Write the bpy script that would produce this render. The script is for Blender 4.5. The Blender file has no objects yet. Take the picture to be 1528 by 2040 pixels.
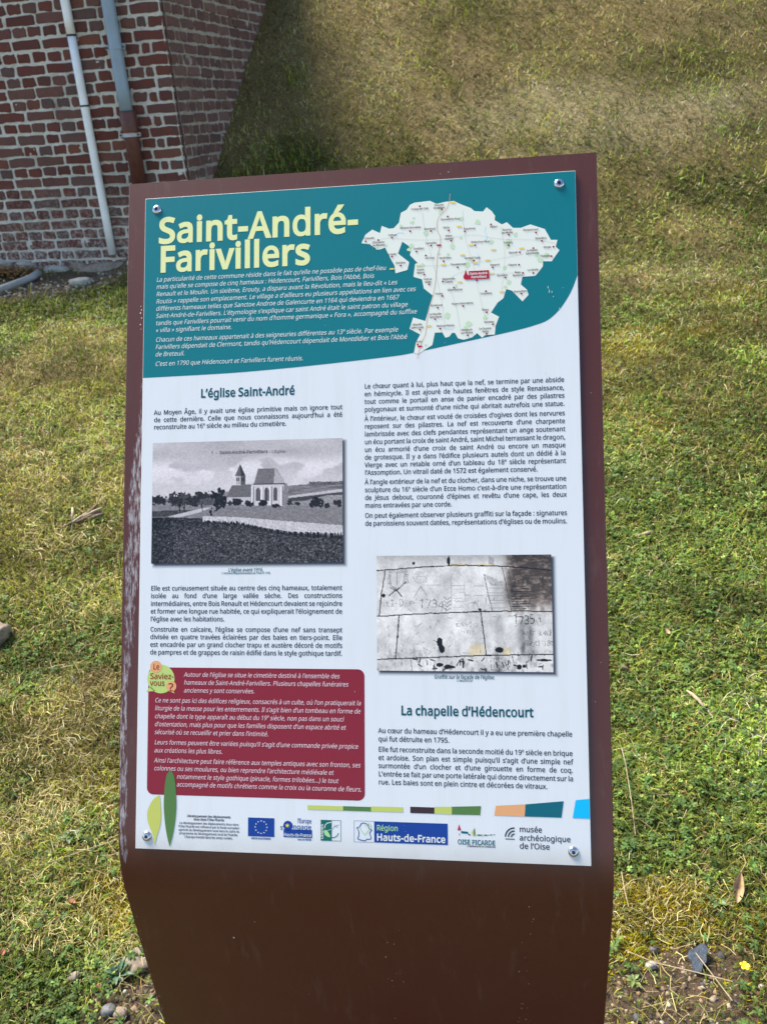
import bpy, math, random, zlib, base64, struct
import numpy as np
from mathutils import Vector, Matrix

S = bpy.context.scene
COL = S.collection
rng = np.random.default_rng(7)
random.seed(7)
PI = math.pi
R = math.radians

# ---------------------------------------------------------------- camera, sky, sun
cam = bpy.data.cameras.new('camera')
cam.sensor_fit = 'VERTICAL'; cam.sensor_height = 36; cam.sensor_width = 27
cam.lens = 28.94; cam.clip_start = 0.05; cam.clip_end = 400
cam.dof.use_dof = True; cam.dof.focus_distance = 1.15; cam.dof.aperture_fstop = 13
co = bpy.data.objects.new('camera', cam); COL.objects.link(co); S.camera = co
CAMR = np.array([[.997677265, -.068118096, 0], [-.029865957, -.437425407, .898758609], [-.061221725, -.896671031, -.438443796]])
CAMP = np.array([0, 0, 1.55])
m = Matrix.Identity(4)
for i in range(3):
    m[i][0] = CAMR[i][0]; m[i][1] = -CAMR[i][1]; m[i][2] = -CAMR[i][2]; m[i][3] = CAMP[i]
co.matrix_world = m

SUN_AZ = -52.0     # degrees clockwise from +Y
SUN_EL = 55.0
w = bpy.data.worlds.new('World'); S.world = w; w.use_nodes = True
nt = w.node_tree; nt.nodes.clear()
sky = nt.nodes.new('ShaderNodeTexSky'); sky.sky_type = 'NISHITA'; sky.sun_disc = False
sky.sun_elevation = R(SUN_EL); sky.sun_rotation = R(SUN_AZ)
sky.air_density = 1.0; sky.dust_density = 0.5; sky.ozone_density = 1.0
bg = nt.nodes.new('ShaderNodeBackground'); bg.inputs[1].default_value = 0.12
wo = nt.nodes.new('ShaderNodeOutputWorld')
nt.links.new(sky.outputs[0], bg.inputs[0]); nt.links.new(bg.outputs[0], wo.inputs[0])
sl = bpy.data.lights.new('sun', 'SUN'); sl.energy = 4.6; sl.angle = R(25); sl.color = (1, .91, .74)
so = bpy.data.objects.new('sun', sl); COL.objects.link(so)
sd = Vector((math.sin(R(SUN_AZ)) * math.cos(R(SUN_EL)), math.cos(R(SUN_AZ)) * math.cos(R(SUN_EL)), math.sin(R(SUN_EL))))
so.rotation_euler = sd.to_track_quat('Z', 'Y').to_euler()
S.view_settings.view_transform = 'Standard'; S.view_settings.look = 'None'
S.view_settings.exposure = 1.12; S.view_settings.gamma = 1; S.view_settings.use_curve_mapping = False

# ---------------------------------------------------------------- helpers
def smooth(a, b, x):
    t = np.clip((x - a) / (b - a), 0, 1); return t * t * (3 - 2 * t)

_T = rng.random((256, 256))
def vnoise(x, y, seed=0):
    x = np.asarray(x, float) + seed * 17.37; y = np.asarray(y, float) + seed * 31.71
    xi = np.floor(x).astype(int); yi = np.floor(y).astype(int); fx = x - xi; fy = y - yi
    fx = fx * fx * (3 - 2 * fx); fy = fy * fy * (3 - 2 * fy)
    a = _T[xi & 255, yi & 255]; b = _T[(xi + 1) & 255, yi & 255]; c = _T[xi & 255, (yi + 1) & 255]; d = _T[(xi + 1) & 255, (yi + 1) & 255]
    return (a * (1 - fx) + b * fx) * (1 - fy) + (c * (1 - fx) + d * fx) * fy
def fbm(x, y, o=4, seed=0):
    s = 0; a = .5; t = 0
    for k in range(o):
        s = s + a * vnoise(x * 2 ** k, y * 2 ** k, seed + k * 3); t += a; a *= .5
    return s / t

def tag(o, label=None, cat=None, group=None, kind=None):
    if label: o['label'] = label
    if cat: o['category'] = cat
    if group: o['group'] = group
    if kind: o['kind'] = kind
    return o
def empty(name, loc=(0, 0, 0), rz=0):
    o = bpy.data.objects.new(name, None); COL.objects.link(o); o.location = loc; o.rotation_euler = (0, 0, rz)
    o.empty_display_size = .05; return o
def link(name, me, mat=None, parent=None):
    o = bpy.data.objects.new(name, me); COL.objects.link(o)
    if mat and not me.materials: me.materials.append(mat)
    if parent: o.parent = parent
    return o
def mesh(name, verts, faces, sm=False):
    me = bpy.data.meshes.new(name); me.from_pydata([tuple(v) for v in verts], [], [tuple(f) for f in faces]); me.update()
    if sm: me.polygons.foreach_set('use_smooth', [True] * len(me.polygons))
    return me
def mk(name, verts, faces, mat, parent=None, sm=False):
    return link(name, mesh(name, verts, faces, sm), mat, parent)
def npmesh(name, V, F, mat, parent=None, col=None, sm=False):
    """V (n,3) array, F (m,k) array of equal-size faces, optional per-vertex colour"""
    me = bpy.data.meshes.new(name); n = len(V); mcount, k = F.shape
    me.vertices.add(n); me.vertices.foreach_set('co', np.ascontiguousarray(V, dtype=np.float32).ravel())
    me.loops.add(mcount * k); me.loops.foreach_set('vertex_index', np.ascontiguousarray(F, dtype=np.int32).ravel())
    me.polygons.add(mcount); me.polygons.foreach_set('loop_start', np.arange(0, mcount * k, k, dtype=np.int32))
    me.update(calc_edges=True)
    if sm: me.polygons.foreach_set('use_smooth', np.ones(mcount, dtype=bool))
    if col is not None:
        at = me.color_attributes.new('tint', 'FLOAT_COLOR', 'POINT')
        c = np.ones((n, 4), dtype=np.float32); c[:, :3] = col
        at.data.foreach_set('color', c.ravel())
    return link(name, me, mat, parent)

class MB:
    def __init__(s): s.v = []; s.f = []
    def add(s, v, f):
        b = len(s.v); s.v += [tuple(p) for p in v]; s.f += [tuple(i + b for i in q) for q in f]
    def box(s, x0, y0, z0, x1, y1, z1):
        s.add([(x0, y0, z0), (x1, y0, z0), (x1, y1, z0), (x0, y1, z0), (x0, y0, z1), (x1, y0, z1), (x1, y1, z1), (x0, y1, z1)],
              [(0, 3, 2, 1), (4, 5, 6, 7), (0, 1, 5, 4), (1, 2, 6, 5), (2, 3, 7, 6), (3, 0, 4, 7)])
    def tube(s, pts, rad, n=12, cap=True):
        pts = [Vector(p) for p in pts]; rad = rad if hasattr(rad, '__len__') else [rad] * len(pts); rings = []
        for i, p in enumerate(pts):
            t = (pts[min(i + 1, len(pts) - 1)] - pts[max(i - 1, 0)]).normalized()
            u = t.cross(Vector((0.13, 0.07, 1)) if abs(t.z) < .9 else Vector((1, .1, 0))).normalized(); v = t.cross(u)
            rings.append([p + (u * math.cos(2 * PI * k / n) + v * math.sin(2 * PI * k / n)) * rad[i] for k in range(n)])
        vs = [q for r in rings for q in r]; fs = []
        for i in range(len(rings) - 1):
            for k in range(n):
                fs.append((i * n + k, i * n + (k + 1) % n, (i + 1) * n + (k + 1) % n, (i + 1) * n + k))
        if cap: fs.append(tuple(range(n - 1, -1, -1))); fs.append(tuple((len(rings) - 1) * n + k for k in range(n)))
        s.add(vs, fs)
    def build(s, name, mat, parent=None, sm=False): return mk(name, s.v, s.f, mat, parent, sm)

# ---------------------------------------------------------------- materials
def nodes(name):
    m = bpy.data.materials.new(name); m.use_nodes = True; n = m.node_tree
    b = n.nodes['Principled BSDF']; return m, n, b
def N(n, t, **kw):
    x = n.nodes.new(t)
    for k, v in kw.items(): setattr(x, k, v)
    return x
def noise(n, scale, detail=4, rough=.55, vec=None):
    x = N(n, 'ShaderNodeTexNoise'); x.inputs['Scale'].default_value = scale; x.inputs['Detail'].default_value = detail; x.inputs['Roughness'].default_value = rough
    if vec: n.links.new(vec, x.inputs['Vector'])
    return x
def ramp(n, fac, stops):
    r = N(n, 'ShaderNodeValToRGB'); e = r.color_ramp.elements
    while len(e) < len(stops): e.new(0.5)
    for k, (p, c) in enumerate(stops): e[k].position = p; e[k].color = (*c, 1) if len(c) == 3 else c
    n.links.new(fac, r.inputs[0]); return r
def mix(n, fac, a, b, bt='MIX'):
    x = N(n, 'ShaderNodeMix', data_type='RGBA', blend_type=bt)
    for sock, val in ((x.inputs[0], fac), (x.inputs[6], a), (x.inputs[7], b)):
        if hasattr(val, 'is_output') or hasattr(val, 'links'): n.links.new(val, sock)
        elif hasattr(val, '__len__'): sock.default_value = (*val, 1) if len(val) == 3 else val
        else: sock.default_value = val
    return x.outputs[2]
def math_(n, op, a, b=None, clamp=False):
    x = N(n, 'ShaderNodeMath', operation=op, use_clamp=clamp)
    for i, v in enumerate((a, b)):
        if v is None: continue
        if isinstance(v, (int, float)): x.inputs[i].default_value = v
        else: n.links.new(v, x.inputs[i])
    return x.outputs[0]
def bump(n, b, h, strength=.3, dist=.002):
    x = N(n, 'ShaderNodeBump'); x.inputs['Strength'].default_value = strength; x.inputs['Distance'].default_value = dist
    n.links.new(h, x.inputs['Height']); n.links.new(x.outputs[0], b.inputs['Normal']); return x
def setc(n, b, c): n.links.new(c, b.inputs['Base Color'])

def flat(name, col, rough=.45, spec=.5, metal=0, var=0, scale=40):
    m, n, b = nodes(name); b.inputs['Base Color'].default_value = (*col, 1); b.inputs['Roughness'].default_value = rough
    b.inputs['Metallic'].default_value = metal; b.inputs['Specular IOR Level'].default_value = spec
    if var:
        g = N(n, 'ShaderNodeTexCoord'); x = noise(n, scale, 5, .6, g.outputs['Object'])
        lo = tuple(c * (1 - var) for c in col); hi = tuple(min(1, c * (1 + var)) for c in col)
        r = ramp(n, x.outputs[0], [(.3, lo), (.7, hi)]); setc(n, b, r.outputs[0])
    return m
INK = dict(rough=.36, spec=.28)
M = {}
def ink(name, col): M[name] = flat('print_' + name, col, **INK)
ink('navy', (.010, .017, .036)); ink('teal_ink', (.0, .080, .105)); ink('cream', (.74, .76, .36)); ink('white_ink', (.66, .70, .68))
ink('red', (.235, .016, .032)); ink('pink_white', (.72, .55, .58)); ink('lime', (.50, .56, .13)); ink('moss', (.085, .19, .05)); ink('leaf', (.52, .55, .12))
ink('orange', (.74, .36, .16)); ink('bubble_green', (.47, .60, .17)); ink('brown', (.04, .022, .028)); ink('cyan', (.0, .46, .80)); ink('teal_block', (.0, .115, .165))
ink('blue', (.004, .045, .27)); ink('leader_green', (.0, .13, .105)); ink('map', (.73, .745, .67)); ink('map_green', (.52, .66, .44)); ink('map_blue', (.50, .68, .85))
ink('road', (.58, .33, .22)); ink('tag_yellow', (.75, .56, .12)); ink('dot', (.28, .008, .05)); ink('label_red', (.42, .012, .04)); ink('crimson', (.50, .015, .05))
ink('bubble_red', (.30, .03, .02)); ink('grey_ink', (.12, .11, .11)); ink('light_green', (.36, .62, .28)); ink('map_grey', (.55, .57, .54)); ink('yellow_star', (.8, .62, .03))

# poster base: white laminate with faint dirt along the lower edge
m, n, b = nodes('poster_white'); b.inputs['Roughness'].default_value = .33; b.inputs['Specular IOR Level'].default_value = .45
uvn = N(n, 'ShaderNodeUVMap'); sx = N(n, 'ShaderNodeSeparateXYZ'); n.links.new(uvn.outputs[0], sx.inputs[0])
x1 = noise(n, 14, 6, .65, uvn.outputs[0]); x2 = noise(n, 160, 3, .6, uvn.outputs[0])
edge = math_(n, 'MULTIPLY', math_(n, 'SMOOTH_MAX', math_(n, 'MULTIPLY', math_(n, 'SUBTRACT', sx.outputs[1], .875), 32), 0), x1.outputs[0], True)
spk = ramp(n, x2.outputs[0], [(.74, (0, 0, 0)), (.80, (1, 1, 1))])
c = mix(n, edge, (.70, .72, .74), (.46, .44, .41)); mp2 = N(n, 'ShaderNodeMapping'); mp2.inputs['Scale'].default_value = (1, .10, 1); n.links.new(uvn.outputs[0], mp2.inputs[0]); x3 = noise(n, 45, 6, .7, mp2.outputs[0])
c = mix(n, math_(n, 'MULTIPLY', math_(n, 'SUBTRACT', x3.outputs[0], .48), 1.1, True), c, (.58, .58, .57))
c = mix(n, math_(n, 'MULTIPLY', spk.outputs[0], .3), c, (.4, .38, .35)); setc(n, b, c)
n.links.new(math_(n, 'ADD', .26, math_(n, 'MULTIPLY', x1.outputs[0], .22)), b.inputs['Roughness'])
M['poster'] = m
m, n, b = nodes('print_banner'); b.inputs['Roughness'].default_value = .36; b.inputs['Specular IOR Level'].default_value = .35
x1 = noise(n, 260, 3, .6); spk = ramp(n, x1.outputs[0], [(.76, (0, 0, 0)), (.82, (1, 1, 1))])
setc(n, b, mix(n, math_(n, 'MULTIPLY', spk.outputs[0], .2), (.0, .165, .195), (.45, .5, .5))); M['banner'] = m
# vertex-coloured print (photographs)
m, n, b = nodes('print_photograph'); b.inputs['Roughness'].default_value = .33; b.inputs['Specular IOR Level'].default_value = .45
at = N(n, 'ShaderNodeAttribute'); at.attribute_name = 'tint'; setc(n, b, at.outputs[0]); M['photo'] = m

# brown powder-coated sheet with the worn, whitened strip along its left edge
m, n, b = nodes('brown_coated_steel'); b.inputs['Roughness'].default_value = .42; b.inputs['Specular IOR Level'].default_value = .55
uvn = N(n, 'ShaderNodeUVMap'); sx = N(n, 'ShaderNodeSeparateXYZ'); n.links.new(uvn.outputs[0], sx.inputs[0]); U_, V_ = sx.outputs[0], sx.outputs[1]
wob = noise(n, 9, 4, .6, uvn.outputs[0]); fine = noise(n, 420, 4, .7, uvn.outputs[0]); mp = N(n, 'ShaderNodeMapping'); mp.inputs['Scale'].default_value = (3.2, .55, 1)
n.links.new(uvn.outputs[0], mp.inputs[0]); streak = noise(n, 90, 6, .75, mp.outputs[0])
# centre of the worn band in U as a function of V
cr = N(n, 'ShaderNodeFloatCurve'); cv = cr.mapping.curves[0]
pts = [(0, .30), (.20, .30), (.33, .275), (.47, .20), (.60, .13), (.70, .085), (.90, .08), (1, .08)]
for k, (px, py) in enumerate(pts):
    if k < 1: cv.points[0].location = (px, py)
    elif k == len(pts) - 1: cv.points[1].location = (px, py)
    else: cv.points.new(px, py)
cr.mapping.update(); n.links.new(V_, cr.inputs['Value'])
ctr = math_(n, 'SUBTRACT', math_(n, 'MULTIPLY', cr.outputs[0], .082), .0275)
wr = N(n, 'ShaderNodeFloatCurve'); cv = wr.mapping.curves[0]
pts = [(0, 0), (.18, .02), (.24, .03), (.33, .40), (.42, .9), (.50, .95), (.60, .62), (.72, .50), (.86, .62), (.925, .30), (.935, 0), (1, 0)]
for k, (px, py) in enumerate(pts):
    if k < 1: cv.points[0].location = (px, py)
    elif k == len(pts) - 1: cv.points[1].location = (px, py)
    else: cv.points.new(px, py)
wr.mapping.update(); n.links.new(V_, wr.inputs['Value'])
dist = math_(n, 'ABSOLUTE', math_(n, 'SUBTRACT', math_(n, 'ADD', U_, math_(n, 'MULTIPLY', math_(n, 'SUBTRACT', wob.outputs[0], .5), .012)), ctr))
wid = math_(n, 'MULTIPLY', wr.outputs[0], .0125)
mask = math_(n, 'MULTIPLY', math_(n, 'SUBTRACT', wid, dist), 260)
mask = math_(n, 'MULTIPLY', math_(n, 'ADD', math_(n, 'MINIMUM', mask, .9), math_(n, 'MULTIPLY', math_(n, 'SUBTRACT', streak.outputs[0], .58), 7)), 1, True)
mask = math_(n, 'MULTIPLY', mask, math_(n, 'GREATER_THAN', wid, .0003))
mask = math_(n, 'MULTIPLY', mask, math_(n, 'MULTIPLY', math_(n, 'LESS_THAN', V_, .935), .75))
sp = ramp(n, fine.outputs[0], [(.75, (0, 0, 0)), (.80, (1, 1, 1))])
grain = ramp(n, noise(n, 700, 2, .5, uvn.outputs[0]).outputs[0], [(.3, (.064, .0100, .0036)), (.7, (.092, .0155, .0060))])
faint = noise(n, 3, 5, .7, uvn.outputs[0])
c = mix(n, math_(n, 'MULTIPLY', math_(n, 'MULTIPLY', math_(n, 'SUBTRACT', faint.outputs[0], .45), 2, True), .35), grain.outputs[0], (.085, .035, .025))
c = mix(n, math_(n, 'MULTIPLY', sp.outputs[0], .22), c, (.45, .36, .32))
dirt = noise(n, 16, 7, .75, mp.outputs[0]); c = mix(n, math_(n, 'MULTIPLY', math_(n, 'SUBTRACT', dirt.outputs[0], .55), 1.6, True), c, (.16, .11, .085))
c = mix(n, mask, c, mix(n, wob.outputs[0], (.24, .20, .21), (.66, .66, .69))); setc(n, b, c)
n.links.new(math_(n, 'ADD', .40, math_(n, 'MULTIPLY', mask, .35)), b.inputs['Roughness'])
bump(n, b, noise(n, 1500, 2, .5, uvn.outputs[0]).outputs[0], .12, .0006); b.inputs['Coat Weight'].default_value = .26; b.inputs['Coat Roughness'].default_value = .35
M['coat'] = m
M['chip'] = flat('chipped_paint', (.62, .58, .55), .7)
M['steel'] = flat('screw_steel', (.58, .58, .60), .22, metal=1, var=.25, scale=300)
M['dark_steel'] = flat('screw_socket', (.08, .08, .085), .4, metal=1)

def brickmat(name, stops, lichen, specks):
    m, n, b = nodes(name); b.inputs['Roughness'].default_value = .88; b.inputs['Specular IOR Level'].default_value = .25
    tc = N(n, 'ShaderNodeTexCoord'); oi = N(n, 'ShaderNodeObjectInfo'); ge = N(n, 'ShaderNodeNewGeometry')
    r = math_(n, 'FRACT', math_(n, 'ADD', oi.outputs['Random'], math_(n, 'MULTIPLY', ge.outputs['Random Per Island'], 7.31)))
    cr = ramp(n, r, stops)
    cr.color_ramp.interpolation = 'LINEAR'; gain = 1.2
    v = N(n, 'ShaderNodeVectorMath', operation='ADD'); n.links.new(ge.outputs['Position'], v.inputs[0])
    x = noise(n, 26, 6, .7, v.outputs[0]); y = noise(n, 110, 5, .7, v.outputs[0]); z = noise(n, 7, 4, .6, v.outputs[0])
    c = mix(n, math_(n, 'MULTIPLY', math_(n, 'SUBTRACT', x.outputs[0], .35), 1.6, True), mix(n, .45, cr.outputs[0], (.05, .035, .034)), cr.outputs[0])
    dark = math_(n, 'MULTIPLY', math_(n, 'SUBTRACT', z.outputs[0], .52), 5, True)
    c = mix(n, math_(n, 'MULTIPLY', dark, .45), c, (.075, .062, .06))
    s = math_(n, 'MULTIPLY', math_(n, 'SUBTRACT', y.outputs[0], specks), 14, True)
    c = mix(n, math_(n, 'MULTIPLY', s, lichen), c, (.42, .40, .36))
    sp_ = N(n, 'ShaderNodeSeparateXYZ'); n.links.new(ge.outputs['Position'], sp_.inputs[0]); lo_ = math_(n, 'MULTIPLY', math_(n, 'SUBTRACT', 1.25, sp_.outputs[2]), 1.6, True)
    q_ = noise(n, 38, 6, .75, v.outputs[0]); c = mix(n, math_(n, 'MULTIPLY', math_(n, 'MULTIPLY', math_(n, 'SUBTRACT', q_.outputs[0], .47), 8, True), math_(n, 'MULTIPLY', lo_, .9)), c, (.45, .43, .39)); setc(n, b, c)
    bump(n, b, math_(n, 'ADD', y.outputs[0], x.outputs[0]), .8, .004); return m
M['brick'] = brickmat('red_brick', [(0, (.17, .045, .030)), (.25, (.21, .062, .044)), (.45, (.135, .042, .035)), (.62, (.22, .095, .076)), (.78, (.15, .09, .08)), (.92, (.27, .09, .05)), (1, (.19, .058, .042))], .55, .64)
M['old_brick'] = brickmat('weathered_brick', [(0, (.19, .075, .055)), (.3, (.22, .11, .085)), (.55, (.15, .075, .06)), (.8, (.26, .14, .105)), (1, (.19, .09, .07))], .55, .60)
m, n, b = nodes('lime_mortar'); b.inputs['Roughness'].default_value = .95; b.inputs['Specular IOR Level'].default_value = .2
ge = N(n, 'ShaderNodeNewGeometry'); x = noise(n, 60, 6, .7, ge.outputs['Position']); z = noise(n, 4, 4, .6, ge.outputs['Position']); y2 = noise(n, 12, 3, .6, ge.outputs['Position'])
c = ramp(n, x.outputs[0], [(.22, (.30, .285, .25)), (.45, (.58, .56, .50)), (.8, (.66, .64, .57))]).outputs[0]
c = mix(n, math_(n, 'MULTIPLY', math_(n, 'SUBTRACT', z.outputs[0], .5), 3, True), c, (.24, .20, .16))
c = mix(n, math_(n, 'MULTIPLY', math_(n, 'SUBTRACT', y2.outputs[0], .62), 6, True), c, (.42, .29, .19)); setc(n, b, c)
bump(n, b, x.outputs[0], .9, .004); M['mortar'] = m
m, n, b = nodes('weathered_mortar'); b.inputs['Roughness'].default_value = .95
ge = N(n, 'ShaderNodeNewGeometry'); x = noise(n, 45, 6, .7, ge.outputs['Position']); z = noise(n, 5, 4, .6, ge.outputs['Position'])
c = ramp(n, x.outputs[0], [(.3, (.20, .16, .13)), (.52, (.38, .32, .26)), (.8, (.52, .47, .40))]).outputs[0]
c = mix(n, math_(n, 'MULTIPLY', math_(n, 'SUBTRACT', z.outputs[0], .5), 3, True), c, (.16, .11, .09)); setc(n, b, c)
bump(n, b, x.outputs[0], .9, .005); M['old_mortar'] = m
def stonemat(name, a, c_, sc=30, rough=.9):
    m, n, b = nodes(name); b.inputs['Roughness'].default_value = rough
    ge = N(n, 'ShaderNodeNewGeometry'); x = noise(n, sc, 6, .7, ge.outputs['Position'])
    setc(n, b, ramp(n, x.outputs[0], [(.3, a), (.7, c_)]).outputs[0]); bump(n, b, x.outputs[0], .6, .004); return m
M['chalk'] = stonemat('chalk_stone', (.26, .24, .20), (.55, .52, .45))
M['sandstone'] = stonemat('brown_stone', (.17, .12, .09), (.36, .29, .22), 60)
M['flint'] = stonemat('flint_stone', (.05, .05, .055), (.16, .16, .17), 90, .5)
M['slate'] = stonemat('slate_shard', (.035, .05, .075), (.06, .08, .11), 60, .45)
M['concrete'] = stonemat('old_concrete', (.15, .115, .085), (.36, .30, .23), 22)
M['white_pvc'] = flat('white_pipe', (.86, .87, .88), .35, var=.08, scale=12)
M['grey_pvc'] = flat('blue_grey_pipe', (.25, .33, .41), .4, var=.10, scale=9)
M['grey_pipe'] = flat('grey_pipe', (.34, .35, .34), .5, var=.15, scale=14)
M['rust_pipe'] = flat('red_brown_cast_iron', (.105, .034, .028), .5, var=.3, scale=22)
M['zinc'] = flat('bracket_zinc', (.42, .40, .42), .5, var=.2, scale=60)
M['black'] = flat('black_rubber', (.012, .012, .013), .6)
M['roof'] = flat('roof_slate', (.07, .075, .08), .6, var=.3, scale=10)
M['wood'] = flat('dead_wood', (.17, .12, .075), .85, var=.5, scale=70)
M['pale_wood'] = flat('pale_split_wood', (.42, .33, .22), .8, var=.3, scale=60)
M['dry_leaf'] = flat('dry_leaf', (.40, .26, .14), .7, var=.4, scale=60)
M['rust_leaf'] = flat('rust_leaf', (.26, .10, .05), .7, var=.4, scale=80)
M['petal'] = flat('yellow_petal', (.80, .55, .02), .5, var=.1)

def leafmat(name, trans=.3, rough=.55):
    m = bpy.data.materials.new(name); m.use_nodes = True; n = m.node_tree; b = n.nodes['Principled BSDF']; out = n.nodes['Material Output']
    at = N(n, 'ShaderNodeAttribute'); at.attribute_name = 'tint'; n.links.new(at.outputs[0], b.inputs['Base Color'])
    b.inputs['Roughness'].default_value = rough; b.inputs['Specular IOR Level'].default_value = .18
    tr = N(n, 'ShaderNodeBsdfTranslucent'); mx = N(n, 'ShaderNodeMixShader'); mx.inputs[0].default_value = trans
    n.links.new(at.outputs[0], tr.inputs[0]); n.links.new(b.outputs[0], mx.inputs[1]); n.links.new(tr.outputs[0], mx.inputs[2]); n.links.new(mx.outputs[0], out.inputs[0])
    return m
M['leafy'] = leafmat('grass_blades'); M['strawy'] = leafmat('dry_straw', .1, .7); M['pebbly'] = leafmat('loose_gravel', 0, .85)

# ---------------------------------------------------------------- terrain
def G(x, y):
    lawn = .115 * np.maximum(0, y - 1.1) * (1 - .75 * smooth(9, 30, y))
    e = .7 * .22 * np.logaddexp(0, (y - 5.88) / .22)
    e = 5.2 * np.tanh(e / 5.2)
    return lawn + e * smooth(-1.95, -1.3, x)
def G2(x, y):
    x = np.asarray(x, float); y = np.asarray(y, float)
    h = G(x, y) + (fbm(x * 2.3, y * 2.3, 3, 5) - .5) * .05 * smooth(1.2, 3, y) + (fbm(x * 14, y * 14, 3, 9) - .5) * .022
    return h
def ground_z(x, y): return float(G2(x, y))

# kinds of cover: g lush green, y sunny yellow-green, m moss, s straw, p pale straw, b brown thatch, k dark, d bare soil
BLOBS = [(-1.97, 5.60, .85, .30, 'g', 2.6), (-1.3, 5.25, .35, .35, 'g', 1.0), (-2.4, 5.0, .4, .4, 'g', .7), (-1.43, 4.65, .35, .25, 'p', .55), (-1.8, 4.3, .5, .25, 'b', .5), (-1.45, 4.1, .5, .5, 'y', .6),  # first patch: green cover, strengthened to paint in the building's shade by the wall
         (-1.35, 3.5, .5, .3, 's', .4), (-2.2, 6.15, .8, .20, 'd', 1.6), (-2.5, 5.95, .5, .18, 'd', 1.2), (-1.5, 6.1, .5, .18, 'b', .9),
         (-.44, 6.73, .30, .16, 'g', 1.2), (-.46, 7.44, .10, .08, 'g', 1.3), (-.75, 6.35, .25, .2, 'b', .4), (-.6, 7.9, .7, .8, 'b', 1.1), (-.2, 7.1, .4, .3, 'b', .4), (.24, 7.6, .5, .5, 'p', .35),
         (-.1, 6.2, .6, .2, 'y', .4), (1.64, 7.08, .75, .22, 'p', 1.1), (1.9, 6.8, .9, .2, 'p', .8), (1.1, 6.95, .4, .2, 'p', .6), (1.3, 6.5, .3, .15, 'p', .8), (1.91, 7.28, .12, .06, 'k', 1.4), (2.48, 7.33, .45, .2, 'g', .7), (2.9, 7.28, .14, .05, 'k', 1.2),
         (2.2, 7.9, .9, .5, 'b', .8), (2.75, 7.0, .5, .12, 'p', .8), (1.99, 5.37, .7, .3, 'p', .45), (1.60, 4.39, .45, .18, 'm', .9), (1.33, 4.2, .2, .2, 'm', .8), (2.1, 4.9, .6, .2, 'm', .6), (1.5, 5.1, .4, .2, 'b', .5),
         (2.3, 4.5, .3, .2, 'b', .5), (.96, 2.92, .3, .3, 'g', .8), (1.3, 2.6, .5, .4, 'g', .6), (1.1, 3.4, .3, .25, 'm', .5), (.9, 2.2, .4, .4, 'g', .7), (.75, 1.7, .35, .25, 'g', .5), (.55, 1.35, .18, .12, 'g', 1.0), (.8, 1.42, .15, .1, 'g', .9),
         (.5, 1.19, .14, .06, 'm', 2.4), (.7, 1.13, .2, .05, 'm', .8), (.42, 1.10, .08, .05, 'm', 1.0), (.45, .96, .2, .09, 'd', 1.4), (.55, 1.05, .10, .05, 'd', 1.1), (.38, .9, .1, .1, 'd', 1),
         (-.56, 1.02, .12, .10, 'd', 1.3), (-.72, 1.18, .12, .06, 's', .8), (-.8, 1.35, .2, .1, 's', .7), (-.62, 1.28, .09, .07, 'm', 2.6), (-.65, 1.55, .08, .06, 'm', 1.0), (-.85, 1.06, .2, .1, 'g', .9), (-.72, 1.12, .1, .05, 'g', .8),
         (-.95, 1.9, .4, .2, 's', .5), (-1.1, 2.5, .4, .2, 'y', .4), (-.9, 2.15, .25, .15, 'g', .35), (0, 1.05, .36, .12, 'd', 1.3), (0, .6, .9, .3, 'd', .8)]
KINDS = 'gympsbkd'
def weights(x, y):
    W = {k: np.zeros_like(x) for k in 'gympsbkd'}
    n1 = fbm(x * 1.1, y * 1.1, 4, 21); n2 = fbm(x * 2.7, y * 2.7, 4, 22); n3 = fbm(x * 6, y * 6, 3, 23); n4 = fbm(x * 1.9, y * 1.9, 4, 24)
    far = smooth(5.5, 7.5, y)
    W['g'] = .50 + 1.5 * (n1 - .5) + 1.8 * (n3 - .5) + .35 * smooth(.2, .8, x) * (1 - far) - .20 * far
    W['y'] = .42 + 1.6 * (n4 - .5) - .08 * far - .12 * smooth(.2, .8, x) * (1 - far)
    W['m'] = .10 + 1.8 * (n2 - .55) + .12 * (x > 0) - .15 * far
    W['s'] = .28 + 2.2 * (fbm(x * 5, y * 5, 3, 29) - .5) + .16 * far + .16 * smooth(0, -.6, x) * (1 - far)
    W['p'] = .03 + 1.2 * (n2 - .55) + .06 * far + .04 * smooth(3, 5, y)
    W['b'] = .15 + 1.3 * (.5 - n1) + .16 * far
    W['k'] = .02 + 1.0 * (n4 - .62); W['d'] = 0 * x
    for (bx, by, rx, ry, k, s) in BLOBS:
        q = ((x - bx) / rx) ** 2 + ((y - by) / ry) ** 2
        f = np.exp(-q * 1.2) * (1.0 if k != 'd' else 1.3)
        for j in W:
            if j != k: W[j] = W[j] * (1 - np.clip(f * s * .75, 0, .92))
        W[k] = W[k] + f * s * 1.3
    return {k: np.maximum(v, 0) for k, v in W.items()}
GCOL = {'g': (.118, .180, .020), 'y': (.285, .315, .032), 'm': (.320, .260, .014), 's': (.370, .300, .115), 'p': (.50, .45, .22), 'b': (.255, .215, .080), 'k': (.040, .040, .022), 'd': (.14, .10, .065)}
def pick(x, y, allow=KINDS):
    W = weights(x, y); A = np.array([W[k] if k in allow else 0 * x for k in KINDS]); A /= A.sum(0) + 1e-9
    c = A.cumsum(0); r = rng.random(len(x)); idx = (r[None] > c).sum(0); return np.clip(idx, 0, len(KINDS) - 1)

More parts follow.
